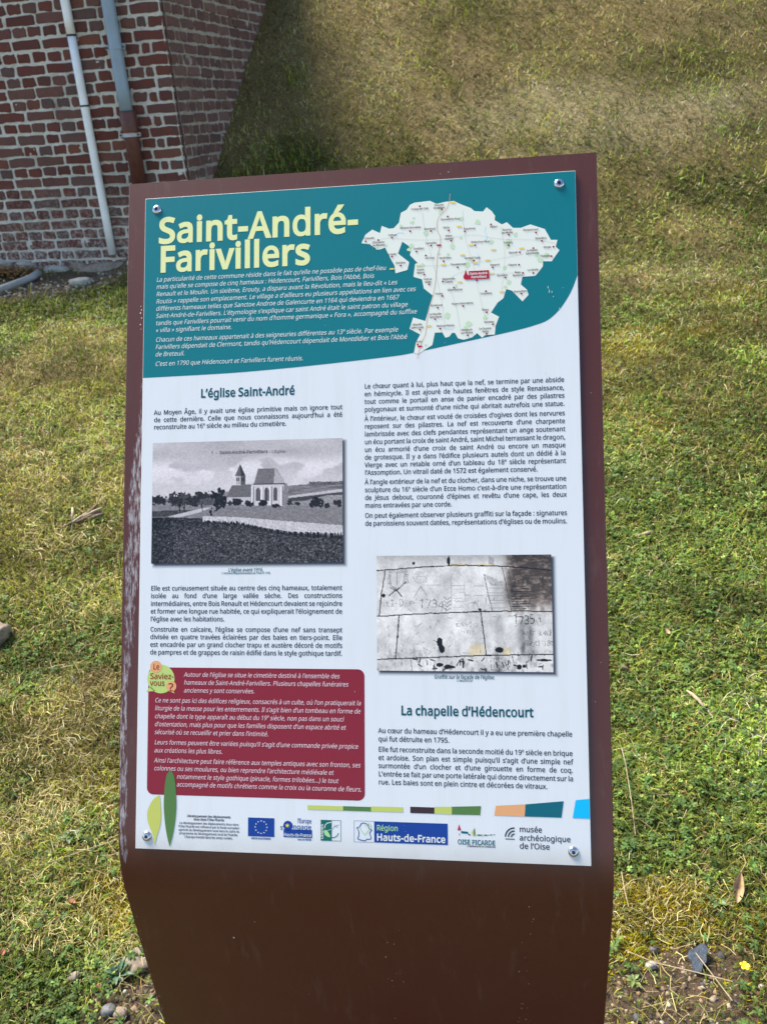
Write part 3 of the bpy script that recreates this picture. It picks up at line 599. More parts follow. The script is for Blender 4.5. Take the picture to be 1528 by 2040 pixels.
# outlines of a plain humanist sans, thousandths of an em: code point: (advance, [closed contours as x, y, x, y ...])
OUTLINES = {
40: (241, [[33,263,45,348,67,429,83,468,125,540,150,573,217,573,182,521,154,465,132,407,116,346,107,284,103,221,109,139,126,58,154,-20,192,-92,216,-127,150,-127,103,-60,83,-24,54,53,38,135,33,177]]),
41: (241, [[207,177,196,94,173,14,158,-24,139,-60,91,-127,25,-127,69,-57,102,19,124,98,136,179,136,263,124,346,102,426,69,503,24,573,91,573,139,504,158,468,186,389,203,306,207,263]]),
44: (215, [[149,65,94,-84,85,-103,33,-103,67,53,73,93,148,93]]),
45: (258, [[32,184,32,246,226,246,226,184]]),
46: (215, [[64,75,94,96,132,92,151,75,156,26,132,-6,94,-10,64,12,59,26]]),
47: (298, [[290,573,77,0,8,0,221,573]]),
48: (459, [[418,242,409,163,390,97,359,47,316,12,261,-6,229,-8,188,-4,153,8,122,27,97,54,76,88,60,129,48,176,42,229,39,287,41,346,48,399,58,446,73,486,93,520,119,547,149,566,186,578,229,581,269,578,304,566,335,547,361,520,382,486,399,446,410,399,417,346],[111,238,121,156,143,98,178,64,229,52,279,64,314,98,336,156,347,238,347,336,336,417,314,475,279,510,229,521,178,510,143,475,121,417,111,336]]),
49: (459, [[285,0,216,0,216,450,219,499,169,455,108,405,71,452,226,573,285,573]]),
50: (459, [[417,0,38,0,38,59,216,238,280,309,306,353,320,399,318,453,309,477,294,496,249,518,194,519,147,506,104,482,83,466,45,513,94,548,153,572,221,581,285,572,336,548,372,510,391,458,392,399,375,344,344,292,275,214,128,67,128,64,417,64]]),
51: (459, [[394,414,381,372,356,339,300,307,277,298,319,290,353,276,379,255,398,229,409,198,413,163,403,101,390,74,348,30,318,14,283,2,241,-6,164,-7,85,5,36,23,36,89,114,61,168,52,241,55,278,65,305,81,324,104,335,132,337,187,320,223,288,247,240,261,179,265,123,265,123,326,209,327,259,339,294,362,316,394,323,434,311,481,274,511,249,519,181,519,103,491,75,473,39,521,87,550,147,573,218,581,273,576,317,563,352,540,376,511,390,477]]),
52: (459, [[443,130,359,130,359,0,291,0,291,130,17,130,17,190,286,576,359,576,359,193,443,193],[291,412,295,500,257,438,86,193,291,193]]),
53: (459, [[258,349,322,331,349,316,389,274,410,217,413,183,410,145,402,111,368,54,343,32,314,15,280,2,242,-5,170,-7,91,6,51,23,51,90,121,62,174,53,227,54,274,65,310,89,333,126,341,176,337,210,325,239,306,262,279,279,243,289,146,288,99,280,64,302,86,573,373,573,373,508,146,508,132,342,202,351]]),
54: (459, [[45,278,51,342,64,404,87,461,121,510,168,548,228,572,306,581,377,573,377,513,308,523,242,515,193,491,158,454,134,407,117,322,115,291,163,335,213,355,255,358,316,349,365,322,400,279,419,220,419,147,411,112,399,82,382,55,336,15,307,2,239,-8,187,-1,140,19,101,54,70,103,51,166,46,204],[270,55,297,66,320,84,337,109,348,143,351,184,348,218,339,247,324,271,302,289,274,300,217,301,175,287,143,263,122,232,116,181,129,129,158,85,201,57,219,53]]),
55: (459, [[109,0,344,508,35,508,35,573,419,573,419,518,187,0]]),
56: (459, [[261,579,318,565,362,538,390,497,398,472,399,421,385,383,346,338,291,303,355,265,389,234,411,196,419,148,408,90,378,44,330,11,267,-6,192,-6,126,10,78,42,49,87,39,146,47,194,82,249,138,289,158,299,107,336,71,383,59,422,60,472,80,518,117,552,168,573,197,579],[112,119,121,96,138,76,161,60,192,51,229,48,265,51,295,60,319,76,336,96,346,120,348,166,324,211,274,246,217,270,157,237,130,212,110,164],[200,521,155,502,130,466,128,422,151,379,213,339,232,330,296,367,325,406,330,441,318,486,282,514,257,521]]),
57: (459, [[416,295,405,199,387,139,358,86,318,42,265,11,232,0,143,-8,82,0,82,60,152,50,218,58,268,82,303,118,327,165,344,250,346,281,297,238,247,218,204,214,144,223,95,250,61,294,49,321,42,352,40,387,50,460,63,491,101,540,156,570,188,578,250,579,299,565,342,537,377,495,402,439,415,369],[192,518,165,507,142,488,124,463,113,429,110,388,113,354,122,325,137,301,158,284,186,273,244,271,286,285,318,310,339,341,345,392,332,443,304,487,260,516,242,520]]),
58: (215, [[64,75,94,96,132,92,151,75,156,26,132,-6,94,-10,64,12,59,26],[59,405,82,436,120,440,151,419,156,369,132,338,94,333,64,355,59,369]]),
63: (348, [[118,235,150,291,239,375,259,423,257,462,235,498,192,517,138,518,73,502,34,485,10,541,81,569,137,579,168,581,215,576,254,564,285,543,309,515,323,481,326,417,316,379,283,332,192,248,171,203,168,161,112,161],[100,75,130,96,168,92,191,61,186,12,156,-10,118,-6,95,26]]),
65: (512, [[437,0,368,177,141,177,73,0,0,0,224,575,289,575,512,0],[274,438,255,500,230,415,165,241,346,241]]),
66: (521, [[241,573,307,569,361,558,404,541,434,515,453,478,459,431,453,389,437,354,392,317,350,300,415,279,448,253,470,215,478,163,467,100,454,74,413,33,354,8,279,0,78,0,78,573],[256,329,300,331,334,339,357,352,381,394,384,423,380,451,369,474,351,490,324,502,289,509,245,511,150,511,150,329],[150,269,150,61,265,61,311,64,346,74,371,91,388,112,398,138,399,188,388,221,362,247,321,263,260,269]]),
67: (507, [[294,516,241,502,196,474,162,434,139,383,127,321,125,286,128,241,135,200,147,164,164,132,186,105,213,83,244,68,281,58,347,56,416,66,460,78,460,15,369,-6,312,-8,257,-4,208,8,166,28,130,56,101,90,78,131,62,178,52,230,49,287,57,369,81,440,120,499,145,523,206,559,242,571,281,578,353,580,409,572,460,557,482,547,453,486,394,508,348,516]]),
68: (585, [[536,292,533,231,521,177,501,131,474,91,439,58,399,33,351,15,297,4,237,0,78,0,78,573,254,573,309,569,359,558,404,540,443,516,476,484,502,446,521,401,533,350],[460,289,457,337,449,379,435,415,416,444,391,469,361,487,327,500,287,508,244,511,150,511,150,62,228,62,299,68,357,87,402,119,434,164,454,220]]),
69: (446, [[398,0,78,0,78,573,398,573,398,509,150,509,150,330,383,330,383,268,150,268,150,63,398,63]]),
70: (416, [[150,0,78,0,78,573,398,573,398,509,150,509,150,306,383,306,383,243,150,243]]),
71: (584, [[326,302,524,302,524,22,431,-1,323,-8,267,-4,217,8,173,28,136,55,105,89,81,130,63,176,52,229,49,286,53,343,65,395,84,442,111,482,145,517,186,544,233,564,286,577,346,581,407,577,491,557,516,547,489,484,421,508,342,517,298,514,259,505,225,489,195,468,170,441,150,409,136,373,127,332,124,286,134,202,146,166,164,133,187,106,216,84,251,68,292,58,385,56,452,68,452,238,326,238]]),
72: (594, [[516,0,443,0,443,267,150,267,150,0,78,0,78,573,150,573,150,330,443,330,443,573,516,573]]),
73: (272, [[239,0,32,0,32,42,99,57,99,515,32,531,32,573,239,573,239,531,172,515,172,57,239,42]]),
74: (219, [[-37,-150,-63,-142,-63,-81,8,-88,45,-74,69,-38,74,3,74,573,146,573,146,9,138,-56,114,-104,75,-135,25,-150]]),
76: (420, [[78,0,78,573,150,573,150,64,400,64,400,0]]),
77: (727, [[330,0,142,502,139,502,144,347,144,0,78,0,78,573,184,573,361,103,364,103,544,573,650,573,650,0,578,0,578,371,584,501,581,501,390,0]]),
78: (609, [[532,0,447,0,141,476,138,476,144,320,144,0,78,0,78,573,161,573,467,99,470,99,464,249,464,573,532,573]]),
79: (626, [[577,287,576,244,561,166,531,101,486,49,459,29,428,13,393,1,355,-6,271,-6,232,1,196,13,165,29,114,73,78,132,56,204,49,288,52,344,62,396,78,442,100,482,130,517,166,545,208,565,258,577,314,581,369,577,417,565,459,545,495,517,524,483,547,442,564,396,574,344],[125,287,127,241,134,200,145,163,161,131,182,104,207,83,238,67,273,58,314,55,354,58,390,67,420,83,445,104,465,131,481,163,492,200,499,241,501,287,496,354,481,411,456,457,421,491,373,511,314,518,274,515,238,506,207,490,182,469,161,443,145,411,134,374,127,333]]),
80: (485, [[229,573,297,568,352,553,393,528,421,495,439,454,443,381,433,336,411,296,375,262,324,238,256,225,150,223,150,0,78,0,78,573],[223,511,150,511,150,285,242,286,298,296,338,318,362,352,370,401,366,435,354,462,334,484,306,499,269,508]]),
81: (626, [[577,287,575,242,569,200,559,160,544,124,503,64,476,40,445,21,411,6,548,-136,444,-136,334,-7,271,-6,232,1,196,13,165,29,114,73,78,132,56,204,49,288,52,344,62,396,78,442,100,482,130,517,166,545,208,565,258,577,314,581,369,577,417,565,459,545,495,517,524,483,547,442,564,396,574,344],[125,287,127,241,134,200,145,163,161,131,182,104,207,83,238,67,273,58,314,55,354,58,390,67,420,83,445,104,465,131,481,163,492,200,499,241,501,287,496,354,481,411,456,457,421,491,373,511,314,518,274,515,238,506,207,490,182,469,161,443,145,411,134,374,127,333]]),
82: (499, [[236,573,281,571,320,565,353,555,404,522,422,500,442,444,442,381,427,334,401,298,349,264,330,257,487,0,403,0,264,237,150,237,150,0,78,0,78,573],[150,510,150,298,236,298,278,301,312,310,338,325,355,347,366,374,368,430,355,467,328,491,287,505,261,509]]),
83: (440, [[400,121,392,92,378,66,359,44,307,11,238,-6,157,-7,83,4,41,19,41,88,113,65,171,56,228,56,273,66,305,85,329,129,325,180,295,218,228,253,131,294,85,330,57,375,48,435,58,490,89,533,136,563,197,579,262,580,318,572,389,549,366,487,302,508,229,517,187,513,142,489,122,450,126,400,156,362,217,330,307,293,353,264,385,228,401,181]]),
84: (446, [[259,0,187,0,187,509,8,509,8,573,437,573,437,509,259,509]]),
85: (586, [[513,202,511,164,503,128,489,95,470,65,446,40,416,20,380,4,338,-5,290,-8,225,-2,171,18,128,50,97,93,78,144,72,204,72,573,144,573,144,201,148,158,161,122,182,93,211,72,248,59,294,55,355,63,399,88,427,126,440,174,442,202,442,573,513,573]]),
86: (481, [[481,573,277,0,204,0,0,573,75,573,220,160,241,80,271,191,405,573]]),
87: (746, [[735,573,583,0,510,0,392,398,370,488,342,373,234,0,161,0,10,573,85,573,183,186,201,87,232,227,333,573,407,573,520,200,544,87,572,224,660,573]]),
88: (470, [[467,0,385,0,233,249,79,0,3,0,193,298,15,573,95,573,236,348,377,573,453,573,276,300]]),
89: (454, [[227,291,376,573,454,573,263,222,263,0,191,0,191,219,0,573,79,573]]),
90: (459, [[427,0,30,0,30,55,332,508,40,508,40,573,419,573,419,518,118,64,427,64]]),
97: (450, [[279,433,318,422,347,403,368,375,381,338,385,293,385,0,334,0,320,61,265,13,216,-5,148,-7,103,6,68,30,45,68,37,119,43,159,59,192,87,219,127,238,179,251,243,257,316,259,313,317,306,342,275,371,227,380,183,376,106,347,84,400,126,419,204,436],[252,208,204,203,167,195,141,182,113,144,112,97,132,66,167,51,223,52,253,62,279,79,299,103,311,134,315,210]]),
98: (493, [[138,410,135,373,189,419,240,435,272,437,322,431,365,412,401,381,428,338,444,283,449,215,447,168,439,127,427,91,390,36,365,17,337,3,272,-8,213,0,169,24,139,55,133,55,119,0,68,0,68,609,139,609],[260,379,207,371,172,348,150,308,140,252,142,165,150,125,165,93,187,69,219,55,261,51,297,55,325,69,348,93,363,126,373,166,376,216,373,265,363,306,348,338,325,360,296,374]]),
99: (385, [[204,-5,170,2,139,15,112,34,88,58,69,87,55,123,47,165,44,213,47,262,56,305,71,342,90,372,114,396,142,415,174,428,245,438,309,431,358,415,337,356,259,375,217,374,172,358,141,325,123,277,117,213,123,152,141,104,172,71,214,55,283,56,351,78,351,15,304,-2,264,-7]]),
100: (493, [[171,-2,128,17,92,48,65,91,49,146,44,214,49,282,66,338,93,381,128,413,171,432,221,438,280,429,335,397,359,374,354,438,354,609,425,609,425,0,368,0,358,58,310,15,262,-4,242,-7],[232,51,273,55,305,67,328,88,343,117,352,154,355,213,352,263,343,304,329,336,306,360,274,375,231,379,196,374,168,359,146,334,130,300,120,260,117,213,120,165,130,125,146,93,168,69,197,55]]),
101: (452, [[234,438,269,435,301,427,354,396,390,346,402,315,409,281,411,201,117,201,122,157,134,119,154,90,181,69,215,56,280,53,348,66,392,82,392,20,327,-1,251,-8,212,-5,176,3,143,17,114,36,90,61,70,91,56,126,47,167,44,212,47,257,55,297,68,333,86,364,108,390,134,411,164,426,198,435],[202,377,175,366,154,348,137,323,125,293,119,257,338,257,333,302,318,338,292,364,256,378]]),
102: (276, [[266,375,158,375,158,0,87,0,87,375,12,375,12,408,87,432,89,492,104,547,132,585,174,606,259,612,310,599,292,544,228,556,189,545,166,513,158,458,158,430,266,430]]),
103: (493, [[221,438,273,431,319,409,359,373,369,430,425,430,425,-7,423,-46,416,-80,388,-135,341,-172,274,-190,202,-192,147,-186,99,-174,78,-165,78,-100,149,-125,206,-133,271,-130,300,-119,324,-101,341,-77,352,-48,358,57,320,21,275,-1,221,-8,170,-2,126,18,91,51,65,95,49,149,44,214,49,278,65,332,91,377,126,411,169,431],[207,376,169,359,140,326,123,277,117,213,120,165,130,124,146,92,169,68,197,54,271,53,315,74,343,113,355,173,355,251,343,309,319,348,281,371,257,377]]),
104: (496, [[139,420,135,370,188,416,238,434,306,435,360,421,399,391,423,344,431,280,431,0,361,0,361,275,351,333,338,353,295,376,235,377,189,360,160,329,144,283,139,222,139,0,68,0,68,609,139,609]]),
105: (207, [[139,430,139,0,68,0,68,430],[133,580,145,546,133,512,93,502,68,521,64,560,83,586,93,590]]),
106: (207, [[-27,-188,-44,-183,-44,-126,9,-134,51,-120,66,-90,68,-67,68,430,139,430,139,-64,133,-113,116,-151,87,-177,44,-191],[68,572,104,591,140,572,144,532,115,502,75,512,64,532]]),
107: (428, [[138,282,135,221,189,285,326,430,409,430,235,246,421,0,336,0,187,200,138,158,138,0,68,0,68,609,138,609]]),
108: (207, [[139,0,68,0,68,609,139,609]]),
109: (750, [[540,438,584,434,621,421,649,401,669,371,681,330,685,280,685,0,615,0,615,277,606,333,577,367,528,379,490,374,460,362,438,342,423,315,414,280,411,237,411,0,342,0,342,277,332,333,303,367,253,379,204,370,170,347,150,308,140,255,139,223,139,0,68,0,68,430,125,430,136,371,186,418,249,437,298,436,349,420,386,388,402,366,438,406,486,430]]),
110: (496, [[322,434,361,421,391,401,413,371,426,330,431,280,431,0,361,0,361,275,351,333,338,353,295,376,265,379,222,374,189,361,166,338,151,308,142,269,139,223,139,0,68,0,68,430,125,430,136,371,175,409,222,431,257,437]]),
111: (485, [[442,216,436,150,417,95,388,51,348,18,299,-1,241,-8,188,-1,140,18,100,51,70,95,51,150,44,216,47,261,55,301,68,336,87,367,110,392,137,412,169,426,204,435,244,438,281,435,316,426,347,412,374,392,398,367,417,336,431,301,439,261],[117,216,123,154,141,105,172,71,216,53,270,53,314,71,345,105,363,154,369,216,363,277,345,325,314,359,270,376,242,379,202,374,171,359,147,335,130,303,120,263]]),
112: (493, [[273,438,322,432,365,413,401,383,428,339,444,284,449,216,447,170,439,129,427,93,410,62,390,37,365,17,337,3,272,-8,213,1,158,33,134,55,139,-16,139,-192,68,-192,68,430,126,430,139,371,182,414,231,434],[260,379,210,371,174,349,152,313,141,261,140,182,150,126,172,85,208,59,261,51,308,60,341,88,364,131,375,186,373,262,363,302,348,334,325,359,296,374]]),
113: (493, [[354,-9,358,58,303,11,251,-6,219,-8,170,-2,128,17,93,48,66,91,49,146,44,214,47,261,54,302,67,338,83,368,104,393,129,413,157,427,221,438,280,429,324,405,358,371,369,430,425,430,425,-192,354,-192],[260,52,304,67,333,96,349,140,355,213,352,263,343,305,328,337,305,361,273,375,231,379,196,374,167,359,145,334,130,300,120,260,117,213,120,165,130,126,146,93,168,70,197,55]]),
114: (331, [[319,433,310,368,248,373,202,355,166,321,143,270,139,229,139,0,68,0,68,430,126,430,134,351,183,407,231,433,249,437]]),
115: (384, [[346,92,327,49,292,18,241,-2,176,-8,99,-1,42,19,42,83,104,60,153,50,211,51,256,66,277,94,276,132,239,167,124,217,84,239,57,266,43,302,46,358,61,386,85,408,118,425,157,435,228,437,298,424,339,409,315,353,238,377,171,379,131,366,111,343,113,307,154,274,268,226,321,191,341,159,346,140]]),
116: (289, [[264,56,272,59,272,5,200,-8,157,-3,120,13,91,44,76,93,74,125,74,375,13,375,13,409,75,437,103,528,144,528,144,430,269,430,269,375,144,375,144,127,153,83,177,58,193,52]]),
117: (496, [[427,430,427,0,370,0,356,57,321,20,256,-5,187,-6,134,8,95,38,71,85,63,148,63,430,135,430,135,153,137,122,158,76,200,53,260,53,306,69,336,100,352,146,357,206,357,430]]),
118: (407, [[163,0,0,430,75,430,176,151,201,63,332,430,407,430,244,0]]),
119: (630, [[330,297,316,357,284,242,207,1,127,1,9,431,82,431,157,139,169,73,201,188,277,431,354,431,444,135,457,74,489,201,549,431,621,431,502,1,419,1]]),
120: (424, [[170,220,22,430,102,430,213,268,322,430,402,430,253,220,410,0,330,0,213,172,94,0,14,0]]),
121: (409, [[1,430,76,430,184,144,205,68,245,186,333,430,409,430,224,-59,188,-130,157,-164,117,-185,44,-192,9,-186,9,-130,72,-134,121,-110,152,-59,174,-2]]),
122: (377, [[346,0,31,0,31,47,262,375,45,375,45,430,340,430,340,377,112,55,346,55]]),
169: (667, [[297,112,258,129,227,156,205,192,192,236,188,286,196,351,220,404,261,442,286,455,316,463,382,462,447,441,424,392,350,413,320,409,296,398,276,379,262,354,253,323,250,286,260,217,273,192,292,174,317,162,375,161,433,177,433,126,363,107],[292,-6,216,14,181,30,122,75,77,134,61,168,49,205,39,286,49,367,61,404,77,438,98,470,122,498,181,543,253,571,334,581,411,571,448,559,482,543,542,498,567,470,605,404,618,367,628,286,626,245,618,205,606,168,590,134,545,75,486,30,415,2,375,-6],[334,34,399,43,459,67,509,105,531,129,563,185,580,250,580,320,564,384,533,440,489,486,433,518,369,536,298,536,233,520,178,488,134,443,103,387,92,356,84,286,92,220,117,159,154,108,204,69,265,43]]),
171: (408, [[32,217,167,378,217,349,105,212,217,75,167,45,32,206],[191,217,327,378,377,349,265,212,377,75,327,45,191,206]]),
183: (215, [[64,315,94,335,132,331,151,315,156,266,132,234,94,230,64,252,59,266]]),
187: (408, [[376,206,240,45,190,75,302,212,190,349,240,378,376,217],[217,206,81,45,31,75,144,212,31,349,81,378,217,217]]),
192: (512, [[437,0,368,177,141,177,73,0,0,0,224,575,289,575,512,0],[274,438,255,500,230,415,165,241,346,241],[235,757,285,674,312,638,312,629,265,629,180,711,151,749,151,757]]),
194: (512, [[437,0,368,177,141,177,73,0,0,0,224,575,289,575,512,0],[274,438,255,500,230,415,165,241,346,241],[290,757,380,648,391,629,341,629,253,701,182,638,168,629,119,629,218,757]]),
201: (446, [[398,0,78,0,78,573,398,573,398,509,150,509,150,330,383,330,383,268,150,268,150,63,398,63],[312,688,249,629,202,629,278,757,363,757]]),
224: (450, [[279,433,318,422,347,403,368,375,381,338,385,293,385,0,334,0,320,61,265,13,216,-5,148,-7,103,6,68,30,45,68,37,119,43,159,59,192,87,219,127,238,179,251,243,257,316,259,313,317,306,342,275,371,227,380,183,376,106,347,84,400,126,419,204,436],[252,208,204,203,167,195,141,182,113,144,112,97,132,66,167,51,223,52,253,62,279,79,299,103,311,134,315,210],[205,614,282,496,282,486,235,486,151,568,121,606,121,614]]),
226: (450, [[279,433,318,422,347,403,368,375,381,338,385,293,385,0,334,0,320,61,265,13,216,-5,148,-7,103,6,68,30,45,68,37,119,43,159,59,192,87,219,127,238,179,251,243,257,316,259,313,317,306,342,275,371,227,380,183,376,106,347,84,400,126,419,204,436],[252,208,204,203,167,195,141,182,113,144,112,97,132,66,167,51,223,52,253,62,279,79,299,103,311,134,315,210],[261,614,326,531,361,495,361,486,311,486,238,544,224,558,138,486,90,486,181,602,188,614]]),
230: (693, [[517,435,547,427,597,396,632,346,650,282,652,202,377,202,381,155,392,117,410,89,434,68,465,56,527,53,592,66,633,82,633,20,570,-1,499,-8,452,-4,393,20,361,47,336,83,296,35,244,3,200,-7,148,-7,104,6,68,30,45,68,37,119,46,171,75,211,123,239,191,254,305,259,302,318,294,342,262,371,215,380,132,364,95,347,73,400,141,427,194,436,252,435,303,421,339,390,352,368,386,406,430,430,456,436],[243,208,198,203,163,195,139,182,113,144,112,97,130,66,163,51,206,50,245,62,276,86,296,122,303,172,303,210],[454,377,429,366,409,348,394,324,384,294,379,257,577,257,573,303,549,353,521,373,503,378]]),
231: (385, [[204,-5,170,2,139,15,112,34,88,58,69,87,55,123,47,165,44,213,47,262,56,305,71,342,90,372,114,396,142,415,174,428,245,438,309,431,358,415,337,356,259,375,217,374,172,358,141,325,123,277,117,213,123,152,141,104,172,71,214,55,283,56,351,78,351,15,304,-2,264,-7],[303,-135,277,-171,254,-183,224,-190,148,-188,148,-144,208,-148,243,-134,247,-100,213,-77,176,-69,211,0,257,0,237,-43,290,-68,305,-98]]),
232: (452, [[234,438,269,435,301,427,354,396,390,346,402,315,409,281,411,201,117,201,122,157,134,119,154,90,181,69,215,56,280,53,348,66,392,82,392,20,327,-1,251,-8,212,-5,176,3,143,17,114,36,90,61,70,91,56,126,47,167,44,212,47,257,55,297,68,333,86,364,108,390,134,411,164,426,198,435],[202,377,175,366,154,348,137,323,125,293,119,257,338,257,333,302,318,338,292,364,256,378],[209,614,277,506,285,486,238,486,154,568,124,606,124,614]]),
233: (452, [[234,438,269,435,301,427,354,396,390,346,402,315,409,281,411,201,117,201,122,157,134,119,154,90,181,69,215,56,280,53,348,66,392,82,392,20,327,-1,251,-8,212,-5,176,3,143,17,114,36,90,61,70,91,56,126,47,167,44,212,47,257,55,297,68,333,86,364,108,390,134,411,164,426,198,435],[202,377,175,366,154,348,137,323,125,293,119,257,338,257,333,302,318,338,292,364,256,378],[307,557,233,486,186,486,262,614,347,614]]),
234: (452, [[234,438,269,435,301,427,354,396,390,346,402,315,409,281,411,201,117,201,122,157,134,119,154,90,181,69,215,56,280,53,348,66,392,82,392,20,327,-1,251,-8,212,-5,176,3,143,17,114,36,90,61,70,91,56,126,47,167,44,212,47,257,55,297,68,333,86,364,108,390,134,411,164,426,198,435],[202,377,175,366,154,348,137,323,125,293,119,257,338,257,333,302,318,338,292,364,256,378],[264,614,329,531,364,495,364,486,314,486,241,544,227,558,141,486,93,486,192,614]]),
235: (452, [[234,438,269,435,301,427,354,396,390,346,402,315,409,281,411,201,117,201,122,157,134,119,154,90,181,69,215,56,280,53,348,66,392,82,392,20,327,-1,251,-8,212,-5,176,3,143,17,114,36,90,61,70,91,56,126,47,167,44,212,47,257,55,297,68,333,86,364,108,390,134,411,164,426,198,435],[202,377,175,366,154,348,137,323,125,293,119,257,338,257,333,302,318,338,292,364,256,378],[121,569,154,585,187,569,187,524,154,506,121,524],[272,569,304,585,337,569,337,524,304,506,272,524,268,534]]),
238: (207, [[139,0,68,0,68,430,139,430],[139,614,204,531,239,495,239,486,189,486,116,544,102,558,16,486,-32,486,67,614]]),
239: (207, [[139,0,68,0,68,430,139,430],[-4,569,29,585,62,569,62,524,29,506,-4,524,-8,534],[147,569,179,585,212,569,212,524,179,506,147,524,143,534]]),
244: (485, [[442,216,436,150,417,95,388,51,348,18,299,-1,241,-8,188,-1,140,18,100,51,70,95,51,150,44,216,47,261,55,301,68,336,87,367,110,392,137,412,169,426,204,435,244,438,281,435,316,426,347,412,374,392,398,367,417,336,431,301,439,261],[117,216,123,154,141,105,172,71,216,53,270,53,314,71,345,105,363,154,369,216,363,277,345,325,314,359,270,376,242,379,202,374,171,359,147,335,130,303,120,263],[278,614,356,518,379,495,379,486,329,486,241,558,156,486,107,486,206,614]]),
249: (496, [[427,430,427,0,370,0,356,57,321,20,256,-5,187,-6,134,8,95,38,71,85,63,148,63,430,135,430,135,153,137,122,158,76,200,53,260,53,306,69,336,100,352,146,357,206,357,430],[228,614,296,506,305,486,257,486,173,568,144,606,144,614]]),
251: (496, [[427,430,427,0,370,0,356,57,321,20,256,-5,187,-6,134,8,95,38,71,85,63,148,63,430,135,430,135,153,137,122,158,76,200,53,260,53,306,69,336,100,352,146,357,206,357,430],[283,614,348,531,383,495,383,486,334,486,246,558,189,506,160,486,112,486,211,614]]),
339: (759, [[578,434,609,426,660,395,696,346,708,315,715,281,717,201,431,201,436,155,448,117,466,88,492,68,523,56,588,53,655,66,698,82,698,20,634,-1,561,-8,526,-6,464,14,416,54,397,81,379,54,331,14,271,-6,201,-5,168,4,138,18,110,38,87,63,69,94,55,130,46,170,43,216,46,260,54,300,67,336,85,366,108,391,135,411,166,425,201,434,272,435,330,415,377,375,395,349,433,397,482,427,522,436],[237,379,198,374,168,360,145,338,130,306,120,265,118,182,130,125,152,84,188,59,238,51,287,59,322,83,346,123,357,179,357,248,346,305,322,346,286,370],[512,376,487,365,466,348,450,324,439,294,433,257,642,257,638,302,624,338,599,364,564,378]]),
8217: (140, [[119,524,62,376,10,376,45,543,50,573,125,573]]),
}
def unpack(grow):
    from mathutils.geometry import delaunay_2d_cdt
    D = {}
    for cp, (adv, cons) in OUTLINES.items():
        L = [[(q[i] / 1000, q[i + 1] / 1000) for i in range(0, len(q), 2)] for q in cons]
        def inside(p, l): 
            c = False
            for i in range(len(l)):
                (xi, yi), (xj, yj) = l[i], l[i - 1]
                if (yi > p[1]) != (yj > p[1]) and p[0] < (xj - xi) * (p[1] - yi) / (yj - yi) + xi: c = not c
            return c
        holes = [any(k != j and inside(l[0], L[j]) for j in range(len(L))) for k, l in enumerate(L)]
        out = []
        for l, h in zip(L, holes):
            ar = sum(l[i - 1][0] * l[i][1] - l[i][0] * l[i - 1][1] for i in range(len(l)))
            if ar < 0: l = l[::-1]
            if grow:
                g_ = -grow * .45 if h else grow * 1.1; q = []
                for i in range(len(l)):
                    a, b_, c = Vector(l[i - 1]), Vector(l[i]), Vector(l[(i + 1) % len(l)]); e1 = (b_ - a).normalized(); e2 = (c - b_).normalized()
                    n1 = Vector((e1.y, -e1.x)); n2 = Vector((e2.y, -e2.x)); m_ = n1 + n2; k_ = max(.45, m_.dot(n1)); p = b_ + m_ / k_ * g_; q.append((p.x, p.y))
                l = q
            out.append((l, h))
        vs = []; fs = []
        for l, h in out:
            if h: continue
            grp = [l] + [l2 for l2, h2 in out if h2 and inside(l2[0], l)]; flat_ = [p for q in grp for p in q]
            ed = []; b1 = 0
            for q in grp: ed += [(b1 + i, b1 + (i + 1) % len(q)) for i in range(len(q))]; b1 += len(q)
            res = delaunay_2d_cdt([Vector(p) for p in flat_], ed, [], 0, 1e-6); b0 = len(vs); vs += [(v.x, v.y) for v in res[0]]
            for t in res[2]:
                a, b_, c = [res[0][i] for i in t]; m_ = ((a.x + b_.x + c.x) / 3, (a.y + b_.y + c.y) / 3)
                if not inside(m_, grp[0]) or any(inside(m_, q) for q in grp[1:]): continue
                t = list(t)
                if (b_.x - a.x) * (c.y - a.y) - (b_.y - a.y) * (c.x - a.x) < 0: t = t[::-1]
                fs.append([i + b0 for i in t])
        D[chr(cp)] = (adv / 1000 + grow * 1.1, np.array(vs), np.array(fs))
    return D
REG = unpack(.012); BOLD = unpack(.026); TITLE = unpack(.028); THIN = unpack(.003)
def natural(t, D, sp=1):
    w_ = 0; k = 0
    while k < len(t):
        c = t[k]; s = 1
        if c == '^': k += 1; c = t[k]; s = .62
        w_ += (SPACE if c == ' ' else D[c][0]) * s; k += 1
    return w_
